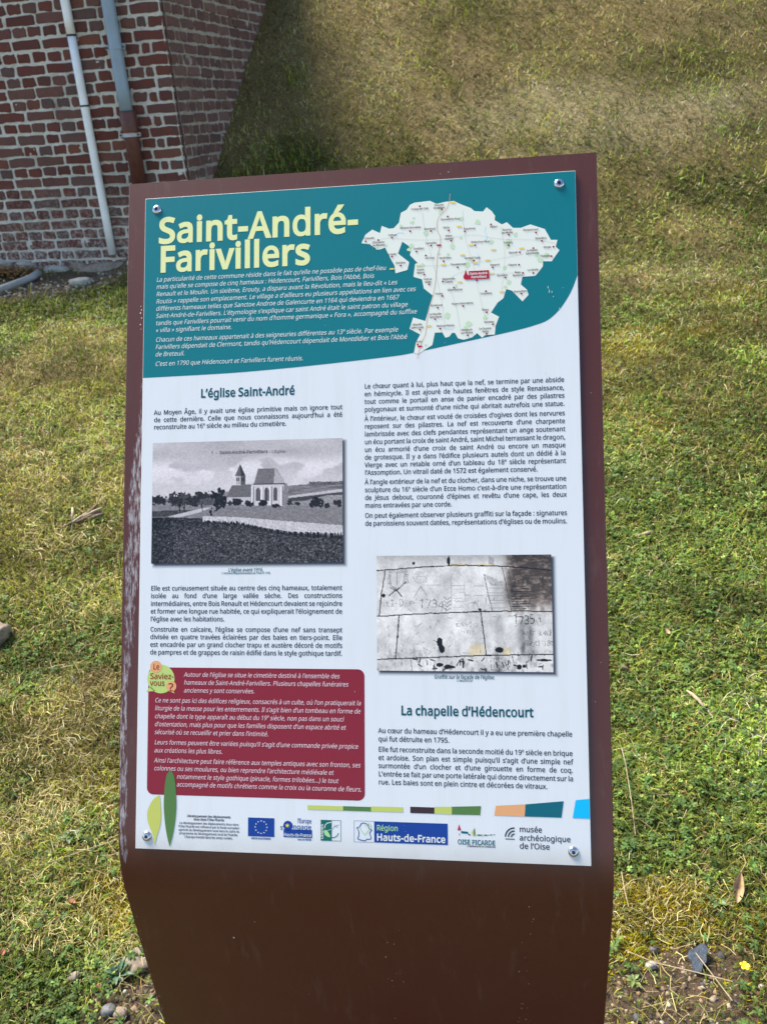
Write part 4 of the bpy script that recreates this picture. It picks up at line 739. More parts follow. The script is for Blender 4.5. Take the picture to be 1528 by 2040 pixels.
def text(name, layer, mat, lines, size, D=REG, slant=0, block=None, rot90=False):
    """lines: (string, left, baseline, right, mode) in mm; mode f = fit width, j = justify with spaces"""
    VV = []; FF = []; nb_ = 0; size = size * 1.25
    fl_ = [l for l in lines if l[4] == 'f']
    if fl_ and block is None or block: 
        bb_ = max(fl_, key=lambda l: l[3] - l[1]) if fl_ else None
        if bb_: block = (bb_[3] - bb_[1]) / (natural(bb_[0], D) * size)
    for (t, u0, v0, u1, mode) in lines:
        W = natural(t, D) * size
        if mode == 'f': sx = (u1 - u0) / W; extra = 0
        else: sx = block; extra = ((u1 - u0) - W * sx) / max(1, t.count(' ')) / (size * sx)
        x = 0; k = 0
        while k < len(t):
            c = t[k]; s = 1; dy = 0
            if c == '^': k += 1; c = t[k]; s = .62; dy = .32
            if c == ' ': x += SPACE + extra; k += 1; continue
            adv, gv, gf = D[c]; gx_ = (x + gv[:, 0] * s + slant * (gv[:, 1] * s + dy)) * size * sx; gy = (gv[:, 1] * s + dy) * size
            if rot90: U1 = u0 + gy * -1 + 0; V1 = v0 - gx_
            else: U1 = u0 + gx_; V1 = v0 - gy
            VV.append(np.stack([U1, V1], 1)); FF.append(gf + nb_); nb_ += len(gv); x += adv * s; k += 1
    q = np.concatenate(VV); F = np.concatenate(FF)
    X, Y, Z = hm(q[:, 0], q[:, 1], H0 + LAY * layer)
    return npmesh(name, np.stack([X, Y, np.broadcast_to(Z, X.shape)], 1), F, M[mat], poster)

# teal banner with its curved lower edge
bn = [(0.45, 0.45), (599.55, .45), (599.55, 143)] + spline([(598.5, 146), (593, 160), (585.8, 173.6), (574.4, 189.3), (559.4, 202), (540.8, 208.5), (522, 213), (495.9, 218.2), (446.9, 227), (382, 238.5), (351.2, 242.5), (260.8, 249.5), (193.8, 253.8), (125.9, 257), (43.1, 258.7), (.45, 259.3)], 4)
print_('teal_banner', 1, 'banner', [bn])
text('title_lettering', 3, 'cream', [('Saint-André-', 20.4, 66.0, 308.5, 'f'), ('Farivillers', 21.6, 107.6, 241.5, 'f')], 49.0, TITLE)
I = "18.1"
intro = [("La particularité de cette commune réside dans le fait qu’elle ne possède pas de chef-lieu", 122.3, 344.9), ("mais qu’elle se compose de cinq hameaux : Hédencourt, Farivillers, Bois l’Abbé, Bois", 132.5, 328.5),
 ("Renault et le Moulin. Un sixième, Erouty, a disparu avant la Révolution, mais le lieu-dit « Les", 143.1, 360), ("Routis » rappelle son emplacement. Le village a d’ailleurs eu plusieurs appellations en lien avec ces", 153.7, 385.2),
 ("différents hameaux telles que Sanctoe Androe de Galencurte en 1164 qui deviendra en 1667", 164.1, 362.4), ("Saint-André-de-Farivillers. L’étymologie s’explique car saint André était le saint patron du village", 174.5, 374.1),
 ("tandis que Farivillers pourrait venir du nom d’homme germanique « Fora », accompagné du suffixe", 184.8, 386.5), ("« villa » signifiant le domaine.", 195, 128.8),
 ("Chacun de ces hameaux appartenait à des seigneuries différentes au 13^e siècle. Par exemple", 208.7, 360.8), ("Farivillers dépendait de Clermont, tandis qu’Hédencourt dépendait de Montdidier et Bois l’Abbé", 219.1, 373), ("de Breteuil.", 229.5, 61), ("C’est en 1790 que Hédencourt et Farivillers furent réunis.", 243.1, 230)]
text('introduction_text', 3, 'white_ink', [(t, 18.1, v, u, 'f') for t, v, u in intro], 8.7, THIN, slant=.2)
text('heading_lettering', 2, 'teal_ink', [("L’église Saint-André", 84.6, 290, 218.6, 'f')], 16.2, BOLD)
text('heading_lettering', 2, 'teal_ink', [("La chapelle d’Hédencourt", 360.8, 719.7, 532, 'f')], 16.2, BOLD)
def para(name, lines, u0, u1, block, size=8.75):
    out = []
    for t, v, e in lines: out.append((t, u0, v, e or u1, 'f' if e else 'j'))
    text(name, 2, 'navy', out, size, block=block)
para('paragraph_text', [("Au Moyen Âge, il y avait une église primitive mais on ignore tout", 312.3, 0), ("de cette dernière. Celle que nous connaissons aujourd’hui a été", 322.6, 0), ("reconstruite au 16^e siècle au milieu du cimetière.", 332.8, 207.1)], 17.4, 284.4, .885)
para('paragraph_text', [("Elle est curieusement située au centre des cinq hameaux, totalement", 556.7, 0), ("isolée au fond d’une large vallée sèche. Des constructions", 567.1, 0), ("intermédiaires, entre Bois Renault et Hédencourt devaient se rejoindre", 577.7, 0), ("et former une longue rue habitée, ce qui expliquerait l’éloignement de", 588.1, 0), ("l’église avec les habitations.", 598.6, 121.9),
 ("Construite en calcaire, l’église se compose d’une nef sans transept", 612.7, 0), ("divisée en quatre travées éclairées par des baies en tiers-point. Elle", 622.9, 0), ("est encadrée par un grand clocher trapu et austère décoré de motifs", 633.3, 0), ("de pampres et de grappes de raisin édifié dans le style gothique tardif.", 643.7, 0)], 16.6, 283.6, .86)
para('paragraph_text', [("Le chœur quant à lui, plus haut que la nef, se termine par une abside", 285.2, 0), ("en hémicycle. Il est ajouré de hautes fenêtres de style Renaissance,", 295.8, 0), ("tout comme le portail en anse de panier encadré par des pilastres", 306.3, 0), ("polygonaux et surmonté d’une niche qui abritait autrefois une statue.", 317, 0),
 ("À l’intérieur, le chœur est vouté de croisées d’ogives dont les nervures", 329.6, 0), ("reposent sur des pilastres. La nef est recouverte d’une charpente", 340, 0), ("lambrissée avec des clefs pendantes représentant un ange soutenant", 350.6, 0), ("un écu portant la croix de saint André, saint Michel terrassant le dragon,", 361.2, 0), ("un écu armorié d’une croix de saint André ou encore un masque", 371.8, 0), ("de grotesque. Il y a dans l’édifice plusieurs autels dont un dédié à la", 382.2, 0), ("Vierge avec un retable orné d’un tableau du 18^e siècle représentant", 392.5, 0), ("l’Assomption. Un vitrail daté de 1572 est également conservé.", 402.8, 543.2),
 ("À l’angle extérieur de la nef et du clocher, dans une niche, se trouve une", 415.6, 0), ("sculpture du 16^e siècle d’un Ecce Homo c’est-à-dire une représentation", 426.2, 0), ("de Jésus debout, couronné d’épines et revêtu d’une cape, les deux", 436.6, 0), ("mains entravées par une corde.", 447, 431.1), ("On peut également observer plusieurs graffiti sur la façade : signatures", 460.6, 0), ("de paroissiens souvent datées, représentations d’églises ou de moulins.", 471.2, 0)], 314.5, 579.6, .855)
para('paragraph_text', [("Au cœur du hameau d’Hédencourt il y a eu une première chapelle", 743.4, 580.2), ("qui fut détruite en 1795.", 754.2, 424.2), ("Elle fut reconstruite dans la seconde moitié du 19^e siècle en brique", 767.6, 0), ("et ardoise. Son plan est simple puisqu’il s’agit d’une simple nef", 778.2, 0), ("surmontée d’un clocher et d’une girouette en forme de coq.", 788.6, 0), ("L’entrée se fait par une porte latérale qui donne directement sur la", 799.1, 0), ("rue. Les baies sont en plein cintre et décorées de vitraux.", 809.5, 548)], 330.9, 580.2, .86)
text('caption_text', 2, 'teal_ink', [("L’église avant 1916.", 126.1, 531.3, 175.3, 'f'), ("Graffiti sur la façade de l’église.", 404.7, 672.2, 483.5, 'f')], 6.7, slant=.2)
text('credit_text', 2, 'teal_ink', [("© Archives départementales de l’Oise FI 1765", 117, 534.8, 185, 'f'), ("© MAO/CCOP", 434.1, 676, 454.9, 'f')], 3.9)
# red box
bx = rrect(15, 661.2, 313, 831.2, 9)
print_('red_box', 1, 'red', [bx])
rb = [("Autour de l’église se situe le cimetière destiné à l’ensemble des", 65.2, 673.4, 279.6), ("hameaux de Saint-André-Farivillers. Plusieurs chapelles funéraires", 65.2, 684, 291.3), ("anciennes y sont conservées.", 65.2, 694.6, 164),
 ("Ce ne sont pas ici des édifices religieux, consacrés à un culte, où l’on pratiquerait la", 24.5, 708.3, 308.2), ("liturgie de la messe pour les enterrements. Il s’agit bien d’un tombeau en forme de", 24.5, 718.9, 307.5), ("chapelle dont le type apparaît au début du 19^e siècle, non pas dans un souci", 24.5, 729.6, 285.2), ("d’ostentation, mais plus pour que les familles disposent d’un espace abrité et", 24.5, 740.3, 287.8), ("sécurisé où se recueillir et prier dans l’intimité.", 24.5, 750.8, 183.4),
 ("Leurs formes peuvent être variées puisqu’il s’agit d’une commande privée propice", 24.5, 764.5, 304.2), ("aux créations les plus libres.", 24.5, 775.2, 120.3), ("Ainsi l’architecture peut faire référence aux temples antiques avec son fronton, ses", 24.5, 788.6, 307.2), ("colonnes ou ses moulures, ou bien reprendre l’architecture médiévale et", 24.5, 799, 271.3), ("notamment le style gothique (pinacle, formes trilobées...) le tout", 56.7, 809.5, 277.7), ("accompagné de motifs chrétiens comme la croix ou la couronne de fleurs.", 56.7, 819.7, 308.8)]
text('red_box_text', 2, 'pink_white', [(t, a, v, e, 'f') for t, a, v, e in rb], 8.3, THIN, slant=.2)
print_('green_bubble', 2, 'bubble_green', [circ(32.8, 676.9, 19.3, 28), [(18, 687), (11.9, 694.2), (26, 693)]])
print_('orange_bubble', 3, 'orange', [circ(25.6, 660.5, 8.3, 18), circ(47.6, 686.5, 7.2, 16), [(50, 691), (52.5, 696), (44, 693)]])
text('bubble_lettering', 4, 'bubble_red', [("Le", 21.4, 664, 30.6, 'f'), ("Saviez-", 17.3, 676.8, 51.3, 'f'), ("vous", 17.4, 685.8, 38.4, 'f')], 10.5)
text('bubble_lettering', 4, 'bubble_red', [("?", 43.6, 693.2, 51, 'f')], 15)
# leaves
print_('light_leaf', 3, 'leaf', [spline([(33.5, 831.5), (26, 836), (19.5, 845), (16.1, 856), (17, 867), (21, 877), (25, 886), (27.3, 897.6)], 4) + spline([(27.6, 897.6), (29.5, 888), (32.6, 878), (35.0, 868), (35.6, 856), (34.6, 843), (33.5, 831.5)], 4)[:-1]])
print_('dark_leaf', 4, 'moss', [spline([(47.6, 799), (43.5, 803), (40.8, 815), (39.3, 835), (39.4, 850), (41.5, 870), (44.5, 886), (48.1, 898.8)], 4) + spline([(48.2, 898.8), (52, 885), (55, 868), (56.6, 850), (56.5, 835), (55, 815), (51.8, 803), (47.6, 799)], 4)[:-1]])
# colour bars
for mt_, q in (('lime', rect(236.6, 839, 284, 844.6)), ('lime', rect(321, 838, 362.9, 844.3)), ('lime', [(403.9, 836.1), (426, 835.4), (425.9, 845.1), (403.4, 844.7)]), ('moss', rect(284, 838.8, 321, 844.5)), ('moss', [(426, 835.3), (463.4, 833.4), (462.1, 844.7), (425.9, 845.1)])): print_('colour_bar', 2, mt_, [q])
print_('colour_bar', 2, 'brown', [rect(372.3, 836.9, 403.6, 844.8)])
print_('colour_bar', 2, 'orange', [[(482.2, 832.5), (519.7, 829.5), (518.4, 844.7), (480, 844.5)]])
print_('colour_bar', 2, 'teal_block', [[(519.7, 829.5), (567.5, 824.2), (564.3, 844.7), (518.4, 844.7)]])
print_('colour_bar', 2, 'cyan', [[(582.4, 822.5), (599.5, 820.3), (599.5, 845), (578.1, 844.7)]])
ty = [("Développement des déplacements", 71.9, 859.2, 132.2), ("doux dans l’Oise Picarde", 81.1, 863.4, 123.3)]
text('funding_text', 2, 'navy', [(t, a, v, e, 'f') for t, a, v, e in ty], 4.0, BOLD)
ty = [("Le développement des déplacements doux dans", 61.5, 868.6, 143.3), ("l’Oise Picarde est cofinancé par le fonds européen", 60, 873.1, 144.5), ("agricole de développement rural dans le cadre du", 60.2, 877.6, 144.3), ("programme de développement rural de Picardie.", 61.1, 882.1, 142.6), ("L’Europe investit dans les zones rurales.", 68.8, 886.6, 135.4)]
text('funding_text', 2, 'navy', [(t, a, v, e, 'f') for t, a, v, e in ty], 4.1)
# European flag
print_('flag_field', 2, 'blue', [rect(156.1, 857.3, 191.8, 881.4)])
def star(u, v, r, n=5, q=.42): return [(u + (r if k % 2 == 0 else r * q) * math.sin(PI * k / n), v - (r if k % 2 == 0 else r * q) * math.cos(PI * k / n)) for k in range(2 * n)]
print_('flag_stars', 3, 'white_ink', [star(174 + 8 * math.sin(2 * PI * k / 12), 869.3 - 8 * math.cos(2 * PI * k / 12), 1.25) for k in range(12)])
text('logo_lettering', 2, 'blue', [("UNION EUROPÉENNE".replace('É', 'E'), 160.5, 885.2, 187.1, 'f')], 3.3, BOLD)
text('logo_lettering', 2, 'blue', [("l’Europe", 223.2, 862.4, 241.9, 'f'), ("s’", 199.9, 871.6, 205, 'f'), ("ngage", 217, 870.2, 241.9, 'f')], 8.2)
print_('europe_logo', 2, 'blue', [circ(210.3, 866.3, 6.4, 20), rect(204.4, 870.8, 242.6, 881)])
print_('europe_logo_star', 3, 'yellow_star', [star(209.5, 866, 3.2)])
text('europe_logo_lettering', 4, 'white_ink', [("Hauts-de-France", 205, 879.6, 241.9, 'f')], 5.6)
text('logo_lettering', 2, 'blue', [("avec le FEDER", 223.4, 884.5, 241.9, 'f')], 3.2, BOLD)
# leader logo
print_('leader_logo', 2, 'leader_green', [rect(254.3, 857.2, 268.8, 883.8)] + [stroke(q, .5) for q in ([(268.8, 857.4), (281, 857.4)], [(281, 857.2), (281, 883.8)], [(268.8, 883.6), (281, 883.6)])] + [stroke([(268.9, 879.5), (272, 879.3), (275.5, 877.5), (278, 873.5)], 1.0), stroke([(269, 869.5), (272, 866), (276, 863.5), (278.4, 863)], .5), stroke([(273, 866), (272.5, 863)], .5), stroke([(275.4, 864), (276.4, 867)], .5)])
print_('leader_logo_light', 3, 'white_ink', [stroke([(259.5, 868), (260, 864), (263, 861), (268.5, 860)], 1.0), stroke([(262, 871), (267, 869.5), (268.8, 869)], .5)])
print_('leader_logo_leaf', 3, 'light_green', [[(258.2, 872), (260, 869.6), (263.5, 871.5), (266.5, 876), (267, 879), (264, 879), (260, 876.5)]])
text('leader_logo_lettering', 3, 'white_ink', [("LEADER", 257.9, 881.0, 0, 'f')][:0] + [("LEADER", 257.6, 881.5, 257.6 + 19, 'f')], 3.6, BOLD, rot90=True)
# region logo
print_('region_logo', 2, 'blue', [rect(325, 856.9, 420.4, 883.6)] + [stroke(q, .35) for q in ([(298.5, 857), (325, 857)], [(298.5, 857), (298.5, 884.2)], [(298.5, 884), (325, 883.6)])] + [stroke(spline(q, 3), 1.0) for q in ([(302, 866), (306, 864), (308, 860.5), (312, 859.5), (317, 862), (318, 866), (322, 868)], [(302, 866), (304.5, 870), (304.5, 876), (303.5, 880), (309, 881.5), (313.5, 882), (315, 880), (320.5, 879.5), (320, 875), (319, 872), (322, 868)])])
print_('region_logo_green', 3, 'light_green', [stroke(spline(q, 3), .9) for q in ([(305, 864.5), (309, 870), (312.5, 874), (317, 869), (320.5, 864), (319.5, 860.5), (316, 860.5), (313, 863)],)])
text('region_lettering', 3, 'light_green', [("Région", 328, 868.2, 356.4, 'f')], 9.6)
text('region_lettering', 3, 'white_ink', [("Hauts-de-France", 328, 880.9, 417.8, 'f')], 11.6, BOLD)
# oise picarde
print_('oise_logo_red', 2, 'crimson', [[(435.2, 857), (437.6, 864.6), (432.7, 864.6)], rect(434.9, 868.5, 435.7, 871.2)])
print_('oise_logo_teal', 2, 'teal_block', [[(437.4, 865.6), (446, 865.9), (447.4, 868.6), (437.6, 868.2)], rect(459, 868.9, 461.5, 870.7), rect(474, 868.5, 477, 869.6)])
print_('oise_logo_green', 2, 'lime', [[(452.6, 863), (453.2, 866), (452.6, 871.5), (450.6, 867)], rect(456.5, 868.9, 458.6, 870.8), rect(464.2, 868.9, 466.2, 870.6)])
print_('oise_logo_dark', 2, 'moss', [circ(454.6, 866.5, .95, 10, 5.4), rect(462, 868.9, 463.8, 870.7)])
print_('oise_logo_brown', 2, 'brown', [rect(446.6, 869, 449.4, 870.4), rect(467, 868.9, 470.5, 870.3), rect(471.4, 869, 473, 869.9), rect(478, 868.4, 481, 869.1)])
text('oise_lettering', 2, 'teal_block', [("OISE PICARDE", 433, 881.9, 481, 'f')], 8.0, BOLD)
text('oise_lettering', 2, 'navy', [("COMMUNAUTE DE COMMUNES", 444.8, 884.9, 481, 'f')], 2.5, BOLD)
# museum
sh = [rect(493.6, 872.9, 505.4, 873.9)]
for r_ in (4.2, 8.0, 11.8): sh.append(stroke([(505.4 - r_ * math.cos(t), 871.2 - r_ * math.sin(t) * 1.0) for t in np.linspace(.05, PI / 2, 10)], 1.6))
print_('museum_logo', 2, 'navy', sh)
text('museum_lettering', 2, 'navy', [("musée", 511.3, 864, 540, 'f'), ("archéologique", 511.3, 874.6, 575.4, 'f'), ("de l’Oise", 511.3, 884.7, 549.3, 'f')], 9.6)

# map --------------------------------------------------------------------
MAP = [(311.2, 83.1), (316.7, 71.4), (326.2, 64.7), (336.9, 70.2), (339.3, 60.2), (349.9, 64.9), (355.8, 64.5), (363.0, 57.2), (365.9, 43.4), (373.7, 39.8), (378.5, 32.9), (384.4, 30.4), (405.5, 29.1), (414.8, 34.0), (426.4, 31.9), (438.1, 31.4), (447.3, 36.6), (461.1, 42.9), (465.6, 47.3), (477.1, 48.7), (481.8, 43.0), (488.6, 48.7), (493.1, 55.7), (492.5, 61.6), (502.0, 68.1), (508.5, 65.4), (516.7, 73.7), (527.0, 74.3), (539.5, 70.3), (558.5, 77.8), (566.1, 93.1), (574.6, 93.6), (572.2, 102.8), (577.0, 107.8), (566.6, 122.4), (555.4, 121.8), (554.9, 128.8), (545.0, 141.1), (528.0, 141.4), (525.6, 151.8), (533.4, 159.2), (535.5, 166.3), (535.6, 165.4), (527.4, 175.0), (513.7, 159.5), (506.3, 157.1), (502.3, 169.5), (494.7, 175.0), (485.7, 188.1), (496.3, 194.4), (491.4, 206.7), (490.3, 218.2), (477.2, 218.6), (473.4, 221.9), (466.9, 215.3), (460.2, 220.8), (448.8, 223.6), (441.3, 221.3), (437.6, 214.0), (433.8, 213.3), (429.9, 218.5), (424.6, 219.9), (420.5, 212.3), (410.6, 212.3), (406.9, 229.2), (397.3, 234.6), (387.7, 240.5), (382.0, 238.9), (385.0, 224.4), (390.8, 214.0), (376.5, 205.5), (381.4, 190.1), (397.7, 195.7), (403.6, 176.5), (408.0, 161.0), (396.2, 150.7), (393.9, 138.0), (382.3, 133.8), (384.8, 116.1), (388.3, 115.1), (377.9, 103.7), (379.6, 93.1), (367.5, 84.0), (361.5, 100.4), (376.6, 113.2), (374.2, 123.9), (357.8, 127.8), (356.7, 116.9), (352.0, 108.3), (343.9, 91.0), (335.6, 93.7), (327.3, 88.9), (322.6, 85.0)]
MAP = [p for i, p in enumerate(MAP) if i == 0 or (Vector(p) - Vector(MAP[i - 1])).length > 1.2]
print_('map_area', 2, 'map', [MAP])
gp = []
rr = random.Random(11)
inside = [(381, 58), (383, 52), (380, 90), (377, 96), (418, 40), (420, 46), (447, 84), (470, 63), (345, 88), (333, 92), (511, 91), (509, 98), (560, 113), (548, 112), (552, 120), (460, 115), (455, 121), (430, 105), (436, 95), (510, 148), (505, 154), (398, 229), (428, 190), (456, 203), (452, 208), (478, 195), (440, 150), (366, 62), (400, 75), (488, 92), (417, 104), (505, 128), (395, 118), (520, 83), (447, 57)]
for (u, v) in inside:
    k = 7; r_ = rr.uniform(1.8, 5.0); gp.append([(u + r_ * rr.uniform(.5, 1.2) * math.cos(2 * PI * j / k), v + r_ * rr.uniform(.5, 1.3) * math.sin(2 * PI * j / k)) for j in range(k)])
print_('map_woods', 3, 'map_green', gp)
print_('map_streams', 4, 'map_blue', [stroke(spline(q, 4), .7) for q in ([(481, 70), (479, 76), (482, 84), (478, 90)], [(469, 106), (471, 114), (470, 124)], [(356, 74), (364, 71), (370, 73)], [(420, 205), (430, 208), (436, 207)])])
print_('map_lanes', 4, 'map_grey', [stroke(spline(q, 4), .35) for q in ([(320, 85), (345, 78), (380, 82), (418, 84), (460, 80), (500, 88), (545, 92), (572, 98)], [(395, 45), (400, 80), (410, 120), (420, 170), (425, 210)], [(450, 45), (452, 80), (462, 118), (470, 160), (480, 200)], [(390, 119), (430, 120), (482, 117), (530, 110)], [(500, 70), (505, 110), (500, 160)], [(420, 145), (450, 130), (480, 135), (530, 135)], [(430, 150), (440, 180), (445, 215)])])
print_('map_motorway', 5, 'road', [stroke(spline([(432.9, 21), (431.9, 32.8), (426.3, 44.3), (418.1, 52.2), (415, 60.4), (415.5, 72.4), (419.4, 81), (418.3, 94.1), (415.2, 105.8), (413.9, 122.4), (412.2, 140), (408.8, 160), (405, 172), (402.1, 182.3), (399.6, 197.8), (398, 213.3), (392.6, 224.7), (388.4, 238.1), (386.3, 247)], 3), .65)])
print_('map_road_signs', 6, 'tag_yellow', [rect(u - 3.2, v - 1, u + 3.2, v + 1) for u, v in [(436.6, 33.7), (444.8, 67.7), (460.4, 94.3), (490.1, 102.4), (527.4, 102.6), (448.9, 107.4), (465.8, 119.3), (482.3, 116.4), (423.2, 119.6), (389.4, 118.9), (353.1, 121.5), (487.3, 135), (444.8, 144.4), (500.6, 160.6), (402.6, 202.6)]])
print_('map_motorway_signs', 6, 'crimson', [rect(414.4, 90.9, 420.4, 93.3), rect(387, 229.2, 393.4, 231.4)])
NAMES = [('Croissy-sur-Celle', 391.8, 41.0, 391.8, 36.1), ('Gouy-les-/Groseillers', 418.2, 37.1, 421.7, 42.1), ('Bonneuil-les-Eaux', 433.1, 57.9, 429.5, 52.9), ('Fontaine-Bonneleau', 378.9, 66.6, 378.4, 70.2), ('Blancfossé', 405.1, 69.9, 406.7, 71.6), ('Fléchy', 427.6, 69.5, 430.6, 72.4), ('Esquennoy', 458.8, 72.6, 452.4, 74.8), ('Paillart', 491.0, 72.1, 487.4, 67.4), ('Rouvroy-/les-Merles', 508.9, 77.2, 510.9, 83.0), ('Rocquencourt', 540.0, 79.1, 546.7, 82.1), ('Conteville', 322.1, 78.2, 317.1, 80.8), ('Catheux', 354.1, 75.5, 353.4, 77.6), ('Choqueuse-/les-Bénards', 335.1, 84.5, 334.7, 80.2), ('Cormeilles', 406.7, 89.8, 406.5, 92.0), ('Villers-/Vicomte', 431.0, 81.2, 433.7, 86.8), ('Sérévillers', 552.9, 91.6, 554.2, 94.0), ('Breteuil-sur-Noye', 473.1, 91.7, 465.9, 94.9), ('Tartigny', 510.0, 95.0, 510.2, 97.4), ('Broyes', 561.2, 104.1, 569.3, 102.9), ('Bacouël', 516.2, 109.1, 524.8, 107.9), ('Le-Mesnil-/Saint-Firmin', 541.5, 107.4, 543.0, 103.3), ('Plainville', 558.5, 116.1, 566.3, 115.6), ('Doméliers', 389.9, 96.5, 386.8, 99.2), ('Le-Crocq', 404.7, 110.2, 399.4, 105.4), ('Hardivillers', 425.6, 111.4, 423.4, 114.6), ('Vendeuil-Caply', 462.0, 113.4, 464.0, 116.1), ('Le-Gallet', 353.2, 102.4, 353.2, 104.3), ('Viefvillers', 365.1, 115.0, 365.1, 117.6), ('Troussencourt', 443.0, 121.1, 442.1, 124.1), ('Beauvoir', 492.0, 124.5, 488.8, 126.6), ('Chepoix', 515.0, 125.9, 523.6, 125.0), ('Oursel-/Maison', 392.2, 126.0, 397.0, 131.7), ('La-Hérelle', 541.7, 134.2, 542.3, 137.2), ('Mory-/Montcrux', 522.0, 136.4, 528.6, 136.5), ('Bonvillers', 501.4, 139.5, 505.4, 141.4), ('Maisoncelle-/Tuilerie', 430.1, 140.6, 422.0, 142.7), ('Puits-la-/Vallée', 402.1, 139.6, 403.6, 145.6), ('Sainte-Eusoye', 438.2, 155.9, 436.9, 151.8), ('Campremy', 479.6, 163.1, 479.4, 158.9), ('Ansauvillers', 524.7, 162.5, 526.1, 164.4), ('Froissy', 416.9, 160.5, 421.3, 162.6), ('', 296.8, -59.3, 467.5, 143.2), ('Noirémont', 413.2, 176.3, 414.7, 178.4), ('Noyers-Saint-Martin', 448.1, 175.3, 448.8, 177.6), ('Thieux', 478.0, 185.4, 479.9, 187.6), ('La-Neuville-/Saint-Pierre', 411.9, 188.2, 411.1, 193.8), ('Bucamps', 483.0, 202.1, 488.1, 204.4), ('Abbeville-/Saint-Lucien', 387.1, 201.5, 390.5, 207.5), ('Reuil-sur-Brèche', 424.9, 204.7, 417.9, 207.3), ('Montreuil-/sur-Brèche', 453.5, 211.6, 454.4, 217.8), ('Le-Quesnel-/Aubry', 478.0, 210.9, 479.4, 216.8), ('Oroër', 388.8, 225.0, 387.3, 227.6)]
ln = []; dots = []
for (nm, u, v, du, dv) in NAMES:
    if not nm: dots.append(circ(467.5, 143.3, 1.4, 8)); continue
    for k, part in enumerate(nm.split('/')):
        wd = natural(part, REG) * 3.6 * 1.02; ln.append((part, u - wd / 2, v + 4.1 * k, u + wd / 2, 'f'))
    dots.append(circ(du, dv, 1.35, 8))
text('map_names', 7, 'brown', ln, 3.9)
print_('map_town_dots', 7, 'dot', dots)
print_('map_village_label', 7, 'label_red', [rect(457, 130.2, 484, 141.8), [(453, 127.5), (454.5, 134), (458, 137.5), (456, 142), (450.5, 141), (449.5, 137.5), (451.5, 133)]])
text('map_village_lettering', 8, 'white_ink', [("Saint-André-", 458.4, 135.4, 482.6, 'f'), ("Farivillers", 460, 140.2, 480.8, 'f')], 4.3, BOLD)

# photographs printed on the poster ---------------------------------------
def inpoly(X, Y, pts):
    c = np.zeros(X.shape, bool); n_ = len(pts); j = n_ - 1
    for i in range(n_):
        xi, yi = pts[i]; xj, yj = pts[j]
        if yi != yj: c ^= ((yi > Y) != (yj > Y)) & (X < (xj - xi) * (Y - yi) / (yj - yi) + xi)
        j = i
    return c
def seg(X, Y, a, b2, w):
    ax, ay = a; dx, dy = b2[0] - ax, b2[1] - ay; t = np.clip(((X - ax) * dx + (Y - ay) * dy) / (dx * dx + dy * dy + 1e-9), 0, 1)
    return np.hypot(X - ax - t * dx, Y - ay - t * dy) < w / 2
m = bpy.data.materials.new('print_soft_border'); m.use_nodes = True; n = m.node_tree; b = n.nodes['Principled BSDF']; b.inputs['Base Color'].default_value = (.05, .065, .10, 1); b.inputs['Roughness'].default_value = .36; b.inputs['Specular IOR Level'].default_value = .28
at = N(n, 'ShaderNodeAttribute'); at.attribute_name = 'tint'; n.links.new(at.outputs['Fac'], b.inputs['Alpha']); M['soft'] = m
def raster(name, u0, v0, u1, v1, X, Y, RGB, layer=2, mat='photo'):
    h_, w_ = X.shape; uu = np.linspace(u0, u1, w_); vv = np.linspace(v0, v1, h_); UU, V2 = np.meshgrid(uu, vv)
    a, b_, c = hm(UU.ravel(), V2.ravel(), H0 + LAY * layer); P = np.stack([a, b_, c], 1)
    ii = (np.arange(h_ - 1)[:, None] * w_ + np.arange(w_ - 1)[None]).ravel(); F = np.stack([ii, ii + w_, ii + w_ + 1, ii + 1], 1)
    return npmesh(name, P, F, M[mat], poster, col=RGB.reshape(-1, 3))
def lin(g): return np.clip(g, 0, 1) ** 2.2
# 1: old postcard of the church (grey values in display space)
gx_, gy_ = np.meshgrid(np.linspace(98, 1404, 330), np.linspace(446, 1290, 213)); X, Y = gx_, gy_
GR = np.random.default_rng(3).normal(0, 1, X.shape); GR = (GR + np.roll(GR, 1, 0) + np.roll(GR, 1, 1)) / 1.7
g = .70 + .10 * (fbm(X / 260, Y / 130, 4, 70) - .5) * 2
cl = smooth(.48, .62, fbm(X / 210 + 3, Y / 120 + 1, 4, 71)) * smooth(520, 640, Y); g = g * (1 - cl * .8) + .90 * cl * .8
g = g + .10 * smooth(250, 98, X) * smooth(540, 446, Y) - .04 * smooth(1100, 1404, X) * smooth(700, 446, Y); hz_ = smooth(600, 740, Y) * .7; g = g * (1 - hz_) + .80 * hz_
t1 = fbm(X / 14, Y / 7, 4, 72); t2 = fbm(X / 7.5, Y / 9, 2, 73)
hill = Y > np.interp(X, [98, 600, 1040, 1190, 1404], [850, 800, 765, 755, 740])
g = np.where(hill, .50 + .22 * (t1 - .5), g)
g = np.where((X > 1040) & hill & (Y < 830), .42 + .3 * (fbm(X / 60, Y / 5, 3, 75) - .4), g)
g = np.where((X > 1180) & (Y > 735 + 12 * t1) & (Y < 762), .22 + .3 * t2, g)
g = np.where(inpoly(X, Y, [(1040, 835), (1404, 792), (1404, 812), (1040, 850)]), .72, g)
g = np.where(inpoly(X, Y, [(1040, 850), (1404, 815), (1404, 835), (1140, 872), (1040, 870)]), .27, g)
g = np.where(inpoly(X, Y, [(1150, 870), (1300, 835), (1404, 835), (1404, 910), (1040, 900)]), .55 + .25 * (t1 - .5), g)
g = np.where(Y > np.interp(X, [98, 460, 1404], [880, 905, 905]), .48 + .16 * (t1 - .5), g)          # fields
g = np.where(inpoly(X, Y, [(98, 925), (380, 920), (380, 940), (200, 965), (98, 965)]), .14 + .2 * t2, g)
